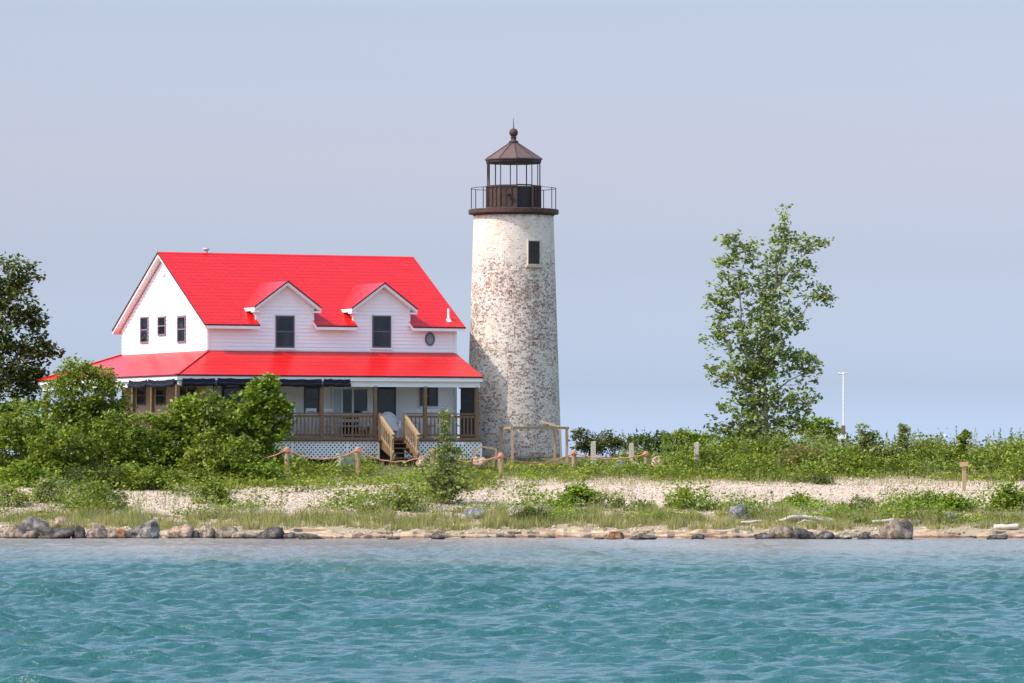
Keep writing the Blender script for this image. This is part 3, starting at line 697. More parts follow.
# stairs
mb = MB(); nst = 4
for i in range(nst):
    z = DKZ-.17*(i+1)+.0; y = -PFR+.08-.28*i
    mb.box(SX0+.08, SX1-.08, y-.30, y, z-.04, z)
for x_ in (SX0+.05, SX1-.05):
    mb.prism([(x_-.025, -PFR+.08, DKZ-.02), (x_-.025, -PFR+.08, DKZ-.35), (x_-.025, -PFR-1.1, HZ-.05), (x_-.025, -PFR-1.18, HZ+.12)], (.05, 0, 0))
H.part('porch_steps', mb, 'wood')
for x_ in (SX0, SX1):
    y0, y1 = -PFR+.1, -PFR-1.12; m_ = MB()
    m_.bar((x_, y0, DKZ+.82), (x_, y1, DKZ+.10), .11, .05); m_.bar((x_, y0, DKZ+.12), (x_, y1, DKZ-.52), .04, .09)
    m_.bar((x_, y0, DKZ+.68), (x_, y1, DKZ-.02), .04, .09)
    m_.bar((x_, y1+.12, HZ-.05), (x_, y1+.12, DKZ+.16), .09); m_.bar((x_, y0, DKZ-.1), (x_, y0, DKZ+.88), .09)
    for i in range(1, 8):
        t = i/8; y = y0+(y1-y0)*t; m_.bar((x_-.02, y, DKZ+.10-.66*t), (x_-.02, y, DKZ+.74-.71*t), .035)
    H.part('stair_railing', m_, 'lightwood')
# ground floor openings
def wz(y): return hz(y, 5, 0)
window(Pf, ux(304, 0), ux(319.5, 0), wz(414), wz(386), sill=False); 
m_ = ux(311, 0); mb = MB(); mb.box(ux(305, 0), m_, -.07, -.04, wz(412), wz(393)); 
window(Pf, ux(419, 0), ux(437.5, 0), wz(406), wz(385))
window(Pf, ux(197, 0)+.9, ux(197, 0)+1.9, wz(412), wz(387))
fd = window(Pf, ux(377, 0), ux(395.5, 0), DKZ+.02, wz(385), sill=False); fd.name = 'front_door'
sdm = MB(); s0, s1 = ux(331, 0), ux(368.5, 0); zt_ = wz(387)
for a in (s0, s0+(s1-s0)*.25, s0+(s1-s0)*.54, s1-.07): sdm.box(a, a+.07, -.06, 0, DKZ, zt_)
sdm.box(s0+.07, s1-.07, -.058, 0, zt_-.08, zt_)
sdo = H.part('sliding_door', sdm, 'trim')
for f0, f1, mt_ in ((.0, .25, 'skypane'), (.25, .54, 'glass'), (.54, 1, 'glass')):
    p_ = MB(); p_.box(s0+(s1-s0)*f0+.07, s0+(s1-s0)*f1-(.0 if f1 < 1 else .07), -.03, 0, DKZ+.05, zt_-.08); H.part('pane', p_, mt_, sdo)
for (p0, p1) in ((138, 146), (157, 166), (181, 186.5), (188.5, 197)):
    y0, y1 = uy(p1, 0), uy(p0, 0); window(Pg, min(y0, y1), max(y0, y1), hz(405, 0, y0), hz(386, 0, y0), sill=False)
# rolled navy blinds under the porch eave
def blind(a, b_, sag):
    a, b_ = Vector(a), Vector(b_); m_ = MB(); pts = []; 
    for i in range(9):
        t = i/8; p = a.lerp(b_, t); p.z -= sag*4*t*(1-t)+.012*math.sin(i*2.3); pts.append(p)
    m_.tube(pts, [.07+.015*math.sin(i*1.7) for i in range(9)], 10)
    up = Vector((0, 0, .19)); o = (b_-a).cross(Vector((0, 0, 1))).normalized()*.05
    for i in range(8): m_.hexa([pts[i]-o*.3, pts[i+1]-o*.3, pts[i+1]+o*.3, pts[i]+o*.3, pts[i]-o*.3+up, pts[i+1]-o*.3+up, pts[i+1]+o*.3+up, pts[i]+o*.3+up])
    bo = H.part('rolled_blind', m_, 'navy')
    for t in (.25, .75):
        s_ = MB(); p = a.lerp(b_, t); p.z -= sag*.75; s_.tube([p+o*2.2+Vector((0, 0, .22)), p+o*2.4, p+Vector((0, 0, -.10))], .006, 5)
        H.part('cord', s_, 'navy', bo)
zb_ = PZ-.28
bx_ = [-PS+.2]+posts[1:4]+[ux(350, yf)]
for i, (a, b_) in enumerate(zip(bx_, bx_[1:])): blind((a+.02, -PFR+.02, zb_+.015*(i % 2)), (b_-.07, -PFR+.02, zb_), .01)
for a, b_ in ((yf, ypos[0]), (ypos[0], ypos[1])): blind((-PS+.02, a+.05, zb_), (-PS+.02, b_-.05, zb_), .06)
# dark timber entry between the porch end and the tower
mb = MB(); e0 = ux(461, -.3); e1 = ux(474, -.3)
mb.box(e0, e1, -.34, -.26, DKZ, wz(388)); mb.box(HL+.03, e1, -.36, -.24, wz(388), wz(385)); mb.box(e1, e1+.12, -.38, -.22, HZ, wz(384)); mb.box(HL+.06, e0, -.33, -.28, DKZ, wz(409))
H.part('entry_screen', mb, 'blackiron')

# ------------------------------------------------------------------ things on the porch
def house_thing(name, label, cat, x, y, rz=0, group=None, z=DKZ):
    wx, wy = loc2w(x, y); t = Thing(name, label, cat, (wx, wy, z), TH+rz, group, (0, 0, 0)); return t
def wicker_chair(x, y, rz, label, sc=1.0, mat='wicker'):
    t = house_thing('wicker_armchair', label, 'chair', x, y, rz, 'white wicker chairs on the porch')
    s = MB(); s.box(-.33, .33, -.32, .30, .30, .42); s.box(-.30, .30, -.30, .26, .42, .48); t.part('seat', s, mat)
    b = MB(); outer = [(-.36, .30)]+[(-.36*math.cos(R(a)), .60+.42*math.sin(R(a))) for a in range(0, 181, 12)]+[(.36, .30)]
    pts = [(x_, .27+.10*(z_-.3), z_) for x_, z_ in outer]; b.tube(pts, .045, 8)
    b.prism([(x_*.93, .27+.10*(z_-.3), z_) for x_, z_ in outer], (0, .03, 0)); t.part('backrest', b, mat)
    for sg in (-1, 1):
        a = MB(); a.tube([(sg*.35, .28, .66), (sg*.38, .0, .66), (sg*.37, -.28, .62), (sg*.36, -.33, .40)], .04, 8); t.part('armrest', a, mat)
        for y_ in (-.27, .24):
            l = MB(); l.tube([(sg*.29, y_, 0), (sg*.29, y_, .31)], .03, 8); t.part('leg', l, mat)
    t.o.scale = (sc, sc, sc); return t
def slat_chair(x, y, rz, label):
    t = house_thing('patio_chair', label, 'chair', x, y, rz, 'plain white patio chairs behind the porch railing')
    s = MB(); s.box(-.24, .24, -.24, .22, .42, .46); t.part('seat', s, 'trim')
    b = MB(); b.bar((-.23, .24, .44), (-.23, .32, 1.02), .035); b.bar((.23, .24, .44), (.23, .32, 1.02), .035); b.bar((-.24, .32, 1.0), (.24, .32, 1.0), .04, .09)
    for i in range(5): b.bar((-.16+.08*i, .25, .46), (-.16+.08*i, .315, .98), .045, .015)
    t.part('backrest', b, 'trim')
    for sg in (-1, 1):
        for y_ in (-.21, .19):
            l = MB(); l.bar((sg*.22, y_, 0), (sg*.22, y_, .42), .04); t.part('leg', l, 'trim')
    return t
cxp = lambda p, y: ux(p, y)
wicker_chair(cxp(389.5, -1.7), -1.7, R(-12), 'white wicker armchair with arched back standing at the top of the porch steps', .88)
wicker_chair(cxp(371, -.75), -.75, R(15), 'white wicker armchair half hidden beside the front door, left of the steps', .92)
slat_chair(cxp(288, -1.2), -1.2, R(160), 'white patio chair behind the porch railing, nearest the round green tree')
slat_chair(cxp(305, -.8), -.8, R(200), 'white patio chair on the porch in front of the left front window')
slat_chair(cxp(333, -1.1), -1.1, R(20), 'white patio chair behind the railing in front of the sliding door')
slat_chair(cxp(413, -1.0), -1.0, R(-30), 'white patio chair on the porch just right of the steps')
slat_chair(cxp(437, -.9), -.9, R(10), 'white patio chair under the small window at the right end of the porch')
t = house_thing('patio_table', 'low white table on the porch under the small right window', 'table', cxp(425, -1.1), -1.1)
mb = MB(); mb.box(-.4, .4, -.3, .3, .55, .59); t.part('tabletop', mb, 'trim')
for sx_ in (-.34, .34):
    for sy_ in (-.24, .24): mb = MB(); mb.bar((sx_, sy_, 0), (sx_, sy_, .55), .05); t.part('leg', mb, 'trim')
t = house_thing('porch_bench', 'long pale bench behind the railing below the sliding door', 'bench', cxp(352, -1.3), -1.3)
mb = MB(); mb.box(-.75, .75, -.22, .22, .40, .45); t.part('seat', mb, 'greywood')
mb = MB(); mb.bar((-.75, .22, .8), (.75, .22, .8), .04, .14); mb.bar((-.75, .22, .62), (.75, .22, .62), .04, .10); mb.bar((-.7, .2, .4), (-.7, .22, .85), .05); mb.bar((.7, .2, .4), (.7, .22, .85), .05); t.part('backrest', mb, 'greywood')
for sx_ in (-.66, .66): mb = MB(); mb.box(sx_-.04, sx_+.04, -.2, .2, 0, .40); t.part('leg', mb, 'greywood')

# ------------------------------------------------------------------ small structures on the bank
def beam_thing(name, label, cat, base, group=None): return Thing(name, label, cat, tuple(base), 0, group, (0, 0, 0))
# timber frame in front of the tower
b0 = Vector((0, 0, gz(.2, 178))); 
def wp(x, y, Y): p = px(x, y, Y); return p
t = Thing('timber_frame', 'open frame of thin tan timbers in front of the tower foot', 'wooden frame', (-.1, 177.6, gz(-.1, 177.6)), 0)
off = t.o.location; t.off = tuple(off)
tp = {}
for nm, x_, Y_ in (('a', 501.3, 177.9), ('b', 512.3, 176.2), ('c', 554.6, 179.2), ('d', 566.8, 177.4)):
    X_ = (x_-512)*Y_/F; zt_ = wp(0, 429, 177)[2]; zb2 = gz(X_, Y_)-.1; mb = MB(); mb.bar((X_, Y_, zb2), (X_, Y_, zt_), .10); t.part('post', mb, 'lightwood'); tp[nm] = Vector((X_, Y_, zt_))
for a, b_ in (('a', 'b'), ('a', 'c'), ('b', 'd'), ('c', 'd')):
    mb = MB(); dd = (tp[b_]-tp[a]).normalized()*.08; mb.bar(tp[a]-dd+Vector((0, 0, .04)), tp[b_]+dd+Vector((0, 0, .04)), .05, .085); t.part('top_beam', mb, 'lightwood')
mb = MB(); mb.bar(wp(540, 421, 178.6), wp(562, 427.5, 178.1), .06, .05); t.part('loose_beam', mb, 'lightwood')
mb = MB(); a = tp['c']; mb.bar((a.x+.25, a.y+.5, gz(a.x, a.y)), (a.x+.2, a.y+.4, a.z), .07); t.part('post', mb, 'greywood')
# rope barrier
rp_ = [(287, 470, 448), (358, 466, 448), (433, 466, 450), (501, 480, 453.5), (574, 464, 451), (646, 467, 452)]
t = Thing('rope_barrier', 'line of short wooden posts strung with sagging orange rope below the house', 'rope fence', (-8, 170, gz(-8, 170))); t.off = tuple(t.o.location)
tops = []
for x_, yb, yt in rp_:
    YY = {287: 169.3, 358: 169.8, 433: 170.2, 501: 170.6, 574: 174.5, 646: 174.5}[x_]; p = Vector(((x_-512)*YY/F, YY, 0)); p.z = gz(p.x, p.y)
    zt_ = wp(x_, yt, p.y)[2]; mb = MB(); mb.tube([(p.x, p.y, p.z-.2), (p.x, p.y, zt_)], .085, 10); mb.tube([(p.x, p.y, zt_), (p.x, p.y, zt_+.03)], [.085, .05], 10)
    po = t.part('post', mb, 'lightwood'); mb = MB()
    for q in range(3): mb.tube([(p.x+.10*math.cos(R(a)), p.y+.10*math.sin(R(a)), zt_-.05-.035*q+.01*math.sin(R(a*2))) for a in range(0, 361, 30)], .022, 6, False)
    t.part('rope_coil', mb, 'rope', po); tops.append(Vector((p.x, p.y, zt_-.07)))
ends = [Vector(((205-512)*170/F, 170, wp(0, 473, 170)[2]))]+tops
for i, (a, b_) in enumerate(zip(ends, ends[1:])):
    sag = (.12, .30, .36, .26, .30, .18)[i]; pts = []
    for j in range(21):
        s_ = j/20; p = a.lerp(b_, s_); p.z -= 4*sag*s_*(1-s_)+.015*math.sin(j*1.9+i); p.y -= .1; pts.append(p)
    mb = MB(); mb.tube(pts, .021, 6); t.part('rope', mb, 'rope')
# bare posts
for x_, yt, Y_, lb, r_, mt_ in ((593.5, 442, 176, 'squared grey timber post with no rope, leftmost of the bare posts right of the tower', .085, 'greywood'),
                        (631.5, 444, 175, 'grey-brown timber post standing far back between two bare posts', .08, 'greywood'),
                        (696.5, 443, 172, 'pale squared post alone in the bushes left of the tall poplar', .075, 'greywood')):
    X_ = (x_-512)*Y_/F; zt_ = wp(0, yt, Y_)[2]; zg = gz(X_, Y_); mb = MB(); z_a = zg-.2
    mb.hexa([(-r_, -r_, z_a-zg), (r_, -r_, z_a-zg), (r_, r_, z_a-zg), (-r_, r_, z_a-zg), (-r_, -r_, zt_-zg), (r_*.9, -r_, zt_-zg+.02), (r_*.9, r_, zt_-zg+.03), (-r_, r_, zt_-zg+.01)])
    for k_ in range(3): mb.bar((-r_-.004, -r_*.4+k_*.05, z_a-zg), (-r_-.004, -r_*.4+k_*.05, zt_-zg-.05), .012)
    o = link('fence_post', mesh('fence_post', mb), M[mt_]); o.location = (X_, Y_, zg); tag(o, lb, 'post', 'bare timber posts right of the tower')
# bench by the porch end
p = Vector(((486-512)*174/F, 174, 0)); p.z = gz(p.x, p.y); t = Thing('garden_bench', 'small tan wooden bench with peaked back rail by the right end of the lattice', 'bench', tuple(p), R(10), None, (0, 0, 0))
zb_ = wp(0, 446.5, 174)[2]-p.z; hs = .36
mb = MB(); mb.bar((-hs, .15, zb_-.28), (0.0, .15, zb_), .045, .05) if 0 else None
mb.bar((-.40, .15, zb_-.14), (-.12, .15, zb_), .05, .06); mb.bar((-.12, .15, zb_), (.38, .15, zb_-.09), .05, .06); mb.bar((-.40, .15, 0), (-.40, .15, zb_-.12), .06); mb.bar((.38, .15, 0), (.38, .15, zb_-.06), .06); t.part('backrest', mb, 'lightwood')
mb = MB(); mb.box(-.42, .42, -.25, .12, max(.1, zb_-.46), max(.14, zb_-.42)); t.part('seat', mb, 'lightwood')
for sg in (-.38, .38): mb = MB(); mb.bar((sg, -.22, 0), (sg, -.22, max(.1, zb_-.46)), .05); t.part('leg', mb, 'lightwood')
# grey box under the lattice
p = Vector(((346-512)*171.5/F, 171.5, 0)); p.z = gz(p.x, p.y); zt_ = wp(0, 453.5, 171.5)[2]-p.z
t = Thing('utility_box', 'grey metal box on the ground in front of the porch lattice', 'utility box', tuple(p), R(20), None, (0, 0, 0))
mb = MB(); mb.box(-.26, .26, -.2, .2, -.1, zt_-.04); t.part('body', mb, 'concrete'); mb = MB(); mb.box(-.29, .29, -.23, .23, zt_-.04, zt_); t.part('lid', mb, 'steel')
# weather mast
Y_ = 183; X_ = (843.5-512)*Y_/F; zg = gz(X_, Y_)
t = Thing('weather_mast', 'thin white weather mast with wind vane rising from the bushes', 'mast', (X_, Y_, zg)); t.off = (X_, Y_, zg)
q = lambda x, y: wp(x, y, Y_)
mb = MB(); mb.tube([q(843.5, 470), q(843.5, 374)], [.035, .028], 8); t.part('pole', mb, 'trim')
mb = MB(); mb.tube([q(839.5, 374), q(845, 373.5)], .02, 6); mb.tube([q(838.6, 373.7), q(840.6, 373.7)], [.05, .035], 8); t.part('wind_vane', mb, 'trim')
mb = MB(); a = q(844.7, 373); 
for an in (20, 140, 260): mb.bar(a, a+Vector((.07*math.cos(R(an)), .07*math.sin(R(an)), 0)), .02); mb.blob(a+Vector((.09*math.cos(R(an)), .09*math.sin(R(an)), 0)), (.03, .03, .03), 1, 0, 1)
t.part('cup_rotor', mb, 'trim')
mb = MB(); a = q(843.2, 437); mb.box(a.x-.07, a.x+.07, Y_-.15, Y_-.04, q(0, 447)[2], q(0, 425.5)[2]); t.part('mount_post', mb, 'wood')
mb = MB(); a = q(839.5, 437); mb.box(a.x-.08, a.x+.22, Y_-.28, Y_-.16, q(0, 439)[2], q(0, 434.5)[2]); t.part('instrument_box', mb, 'trim')
# small sign on the beach
p = hit(964, 491); t = Thing('sign_post', 'short tan post topped with a small brown board on the pebble beach', 'sign', tuple(p)); t.off = tuple(p)
zt_ = wp(0, 462, p.y)[2]; mb = MB(); mb.bar((p.x, p.y, p.z-.1), (p.x, p.y, zt_-.1), .12); t.part('post', mb, 'lightwood')
mb = MB(); mb.bar((p.x-.15, p.y-.08, zt_-.08), (p.x+.13, p.y-.08, zt_-.06), .05, .15); t.part('board', mb, mottled('sign_board_wood', [(.3, (.42, .24, .12)), (.7, (.52, .31, .17))], 6))
# gull
p = px(942, 437, 190); mb = MB(); mb.blob((0, 0, 0), (.07, .20, .065), 3, .08, 2)
mb.blob((0, -.20, .04), (.04, .06, .04), 2, .05, 1); mb.prism([(-.02, .15, 0), (.02, .15, 0), (.05, .32, .01), (-.05, .32, .01)], (0, 0, .012))
t = Thing('gull', 'small white gull flying in the sky right of the weather mast', 'bird', tuple(p), R(60), None, (0, 0, 0)); t.o.scale = (.6, .6, .6); t.part('body', mb, 'bird', smooth=True)
for s_ in (-1, 1):
    mb = MB(); mb.prism([(s_*.05, -.08, .03), (s_*.28, -.12, .17), (s_*.52, .04, .12), (s_*.27, .03, .15), (s_*.05, .08, .03)], (0, 0, .012)); t.part('wing', mb, 'bird')

# ------------------------------------------------------------------ rocks
def rock(x0, x1, y0, y1, mat, label, flatk=.25, dpt=.8, seed=None, rough=.30, dy=0, cat='boulder', ang=False, name='boulder'):
    seed = seed if seed is not None else x0*.37+y0
    b = hit((x0+x1)/2, y1-.5) if y1 < 536.5 else None
    if b is None or b.y < 150: Y = 150.6-(y1-537)*.6; b = Vector((((x0+x1)/2-512)*Y/F, Y, max(0, gz(((x0+x1)/2-512)*Y/F, Y))))
    b.y += dy; s = b.y/F; wd = (x1-x0)*s; h = (y1-y0)*s
    mb = MB(); hh = h/(1+flatk)
    mb.blob((0, 0, 0), (wd/2, wd/2*dpt, hh), seed, rough, 3, 0)
    V_ = []
    for x_, y_, z_ in mb.v:
        if ang:  # facetted boulder with one high shoulder
            z_ = z_*(1+.35*max(-1, min(1, x_/(wd/2)))); 
            z_ = min(z_, hh*(.55+.5*(x_/(wd/2)+.5)))
        V_.append((x_, y_, max(z_, -hh*.5)))
    mb.v = V_; o = link(name, mesh(name, mb, smooth=not ang), M[mat]); o.location = (b.x, b.y, b.z+hh*flatk*.9-.0)
    tag(o, label, cat, 'boulders along the shoreline' if y1 > 529 else None); return o
RK = [
 (7, 28, 524, 537, 'r_brown', 'rounded grey-brown boulder at the far left end of the waterline row'),
 (21, 49, 519, 532, 'r_grey', 'pale grey boulder behind the row at the left end', .5),
 (22, 40, 530, 538, 'r_brown', 'small brown stone tucked below the pale grey boulder at the left'),
 (38, 74, 526, 538, 'r_dark', 'long dark mottled boulder in front of the flat pink one'),
 (50, 74, 519, 529, 'r_pink', 'flat-topped pink boulder resting behind the long dark one', .5),
 (73, 85, 525, 538, 'r_dark', 'narrow dark boulder right of the flat pink one'),
 (84, 110, 525, 538, 'r_brown', 'brown boulder next to the narrow dark one'),
 (104, 119, 527, 538, 'r_brown', 'brown stone right against the brown boulder'),
 (112, 128, 529, 538, 'r_orange', 'low orange-brown stone left of the big dark grey boulder'),
 (168, 196, 523, 537, 'r_pink', 'blocky pinkish boulder right of the big dark grey one'),
 (189, 201, 527, 537, 'r_dark', 'small dark stone at the right side of the blocky pinkish boulder'),
 (200, 216, 523, 537, 'r_tan', 'upright egg-shaped tan-grey boulder'),
 (214, 238, 525, 537, 'r_brown', 'wide brown boulder right of the egg-shaped one'),
 (232, 262, 530, 538, 'r_tan', 'flat tan slab between the brown boulder and the dark one'),
 (257, 284, 526, 539, 'r_dark', 'dark grey boulder at the right end of the left row'),
 (281, 296, 532, 539, 'r_dark', 'small dark stone touching the last boulder of the left row'),
 (298, 323, 534, 540, 'r_dark', 'flat dark stone lying in the shallows below the lattice'),
 (430, 443, 535, 541, 'r_dark', 'small dark stone in the water below the leafy sapling'),
 (387, 399, 538, 541, 'r_dark', 'tiny dark stone barely above water left of the sapling'),
 (607, 624, 532, 541, 'r_orange', 'rusty orange pointed stone at the water edge'),
 (594, 604, 538, 541, 'r_dark', 'tiny dark stone left of the rusty orange one'),
 (631, 655, 536, 541.5, 'r_dark', 'low black stone in the water right of the rusty orange one'),
 (691, 705, 536, 541, 'r_dark', 'small black stone in the water below the poplar'),
 (752, 773, 532, 539, 'r_dark', 'dark low boulder at the left end of the right-hand group'),
 (770, 796, 527, 539, 'r_brown', 'brown humped boulder in the right-hand group'),
 (789, 814, 531, 539.5, 'r_dark', 'dark boulder right of the brown humped one'),
 (814, 834, 532, 539.5, 'r_dark', 'black boulder at the right end of the right-hand group'),
 (836, 852, 535, 539.5, 'r_tan', 'thin tan slab between the black boulder and the large domed one'),
 (857, 871, 533, 540, 'r_dark', 'small dark stone left of the large domed boulder'),
 (868, 882, 534.5, 539.5, 'r_dark', 'flat dark stone touching the left foot of the large domed boulder'),
 (878, 913, 522, 540, 'r_brown', 'large domed grey-brown boulder, biggest on the right shore', .15),
 (987, 1007, 536, 541, 'r_dark', 'flat black stone in the shallows at the far right'),
 (905, 920, 519.5, 525, 'r_blue', 'small blue-grey stone in the grass above the domed boulder'),
 (939, 955, 514, 523, 'r_blue', 'grey stone half hidden by shrubs above the right shore'),
 (729, 750, 506, 519, 'r_blue', 'grey boulder in the grass left of the driftwood branch'),
 (504, 529, 508, 520, 'r_tan', 'broad tan boulder in the grass below the tower'),
 (532, 551, 507, 517, 'r_tan', 'smaller tan boulder left of the bright beach shrub'),
 (463, 488, 507, 519, 'r_blue', 'blue-grey flat boulder in the grass right of the sapling'),
 (613, 627, 459, 466, 'r_blue', 'pale grey stone on the bank left of the pink boulder'),
 (626, 643, 461, 468, 'r_tan', 'low tan stone beside the end post of the rope barrier'),
 (650, 666, 454, 469, 'r_pink', 'upright pinkish boulder behind the last rope post'),
 (472, 486, 455, 463, 'r_pink', 'pink stone on the ground by the small wooden bench'),
 (417, 428, 455, 462, 'r_pink', 'pink stone at the foot of the porch steps'),
]
for i, r_ in enumerate(RK):
    a = r_[:6]; fk = r_[6] if len(r_) > 6 else .25
    if a[3] < 480:
        Y = 173.5; a = list(a); s = Y/F; X_ = ((a[0]+a[1])/2-512)*s; b = Vector((X_, Y, px(0, a[3], Y)[2]-.12)); wd = (a[1]-a[0])*s; h = (a[3]-a[2])*s+.1
        mb = MB(); mb.blob((0, 0, 0), (wd/2, wd/2.4, h*.62), i*2.1, .22, 3); o = link('boulder', mesh('boulder', mb, smooth=True), M[a[4]]); o.location = (b.x, b.y, b.z+h*.3); tag(o, a[5], 'boulder')
    else: rock(*a, flatk=fk, seed=i*1.7+.4)
rock(128, 161, 519, 538, 'r_dark', 'big angular dark grey boulder with a sharp peak', ang=True, rough=.3, seed=4.2).data.materials[0] = M['r_grey']

# driftwood
def log(pts, rad, label, branches=(), name='driftwood_log', yb=0):
    P = []
    g0 = hit(pts[0][0], max(p[1] for p in pts)+1.5); Y = g0.y-.2
    for x_, y_ in pts: P.append(px(x_, y_, Y)+Vector((0, .15*math.sin(x_), 0)))
    base_ = P[0].copy(); mb = MB()
    def fine(L, r0, r1):
        q = []; 
        for a, b_ in zip(L, L[1:]):
            for k_ in range(5): p = a.lerp(b_, k_/5); q.append(p+Vector((0, 0, .02*noise.noise(p*6))))
        q.append(L[-1]); n_ = len(q); return [p-base_ for p in q], [r0+(r1-r0)*i/(n_-1) for i in range(n_)]
    a, r_ = fine(P, rad[0], rad[1]); mb.tube(a, r_, 8)
    for br in branches:
        L = [px(x_, y_, Y-.1) for x_, y_ in br]; a, r_ = fine(L, rad[0]*.7, .02); mb.tube(a, r_, 7)
    o = link(name, mesh(name, mb, smooth=True), M['drift']); o.location = base_; tag(o, label, 'driftwood', 'bleached driftwood on the right-hand shore'); return o
log([(776, 521.5), (790, 517.5), (805, 517), (820, 519), (836, 522)], (.05, .09), 'long bleached driftwood branch with a fork, lying in the grass', [[(805, 520), (795, 524)], [(815, 519), (806, 516)]])
log([(741, 523), (751, 522), (762, 521)], (.05, .04), 'thin bleached stick left of the forked driftwood branch')
log([(872, 522), (883, 521.5), (894, 520)], (.05, .07), 'short pale driftwood piece above the domed boulder')
log([(994, 527.5), (1006, 527.3), (1019, 526.3)], (.10, .08), 'thick pale log lying near the right edge of the shore')

# ------------------------------------------------------------------ pebbles (uncountable)
def ico():
    import bmesh
    bm = bmesh.new(); bmesh.ops.create_icosphere(bm, subdivisions=1, radius=1); v = np.array([p.co[:] for p in bm.verts]); f = np.array([[q.index for q in t.verts] for t in bm.faces]); bm.free(); return v, f
iv, ifc = ico()
def pebbles(n_, y0, y1, smin, smax, xr=(-21, 21)):
    V_, F_ = [], []; k = 0
    for i in range(n_):
        x = random.uniform(*xr); t = random.uniform(y0, y1); y = shore(x)+t
        s = random.uniform(smin, smax)*(1.8 if random.random() < .05 else 1)
        sc = np.array([s*random.uniform(.8, 1.4), s*random.uniform(.8, 1.3), s*random.uniform(.45, .8)])
        a = random.random()*6.28; ca, sa = math.cos(a), math.sin(a); v = iv*sc*(1+.12*rng.standard_normal((len(iv), 1)))
        v = np.stack([v[:, 0]*ca-v[:, 1]*sa, v[:, 0]*sa+v[:, 1]*ca, v[:, 2]], -1)+np.array([x, y, gz(x, y)+s*.15])
        V_.append(v); F_.append(ifc+k); k += len(iv)
    V_ = np.concatenate(V_); F_ = np.concatenate(F_)
    me = bpy.data.meshes.new('pebbles'); me.vertices.add(len(V_)); me.vertices.foreach_set('co', V_.astype(np.float32).ravel())
    me.loops.add(len(F_)*3); me.loops.foreach_set('vertex_index', F_.astype(np.int32).ravel()); me.polygons.add(len(F_)); me.polygons.foreach_set('loop_start', np.arange(len(F_), dtype=np.int32)*3)
    me.update(calc_edges=True); return me
tag(link('pebbles', pebbles(52000, 4.5, 20, .014, .036), M['pebble']), 'pale pink and white pebbles covering the sloping beach', 'pebbles', kind='stuff')
tag(link('shore_stones', pebbles(1500, .3, 3.5, .02, .055), M['pebble']), 'scattered small stones on the ledge by the water', 'stones', kind='stuff')

tag(link('waterline_stones', pebbles(520, -.55, .9, .03, .11), M['r_brown']), 'small dark wet stones along the edge of the water', 'stones', kind='stuff')
# ------------------------------------------------------------------ foliage
def leaves(P, size, up=.7, asp=.66, jitter=.35, droop=0):
    n_ = len(P); nr_ = rng.standard_normal((n_, 3)); nr_[:, 2] = np.abs(nr_[:, 2])+up; nr_ /= np.linalg.norm(nr_, axis=1)[:, None]
    a = rng.standard_normal((n_, 3)); a[:, 2] -= droop; u = np.cross(nr_, a); u /= np.linalg.norm(u, axis=1)[:, None]+1e-9; v = np.cross(nr_, u)
    s = size*(1+jitter*(rng.random(n_)*2-1)); s = s[:, None]; w_ = s*asp
    return np.stack([P-v*s*.5, P+u*w_*.5-v*s*.05, P+v*s*.5, P-u*w_*.5-v*s*.05], 1).reshape(-1, 3)
def crown(blobs, clump, per, size, dens=1.0, shell=.45, **kw):
    out = []; cl = []
    for c, r in blobs:
        c = np.array(c); r = np.array(r); vol = r[0]*r[1]*r[2]
        clump_ = min(clump, 1.1*min(r[0], r[2])); n_ = max(8, int(dens*11*(vol**(2/3))/(clump_*clump_)))
        d_ = rng.standard_normal((n_, 3)); d_ /= np.linalg.norm(d_, axis=1)[:, None]
        rad = (shell+(1.05-shell)*rng.random((n_, 1))**.6); far_ = rng.random((n_, 1)) < .09; rad = np.where(far_, 1.08+.22*rng.random((n_, 1)), rad); q = c+d_*r*rad
        cl.append(q)
        for p, fr_ in zip(q, far_[:, 0]):
            k = max(3, int(per*random.uniform(.5, 1.4)*(.35 if fr_ else 1))); cs = clump_*random.uniform(.6, 1.2)
            out.append(p+np.clip(rng.standard_normal((k, 3)), -1.7, 1.7)*np.array([cs, cs, cs*.62])*.55)
    return leaves(np.concatenate(out), size, **kw), np.concatenate(cl)
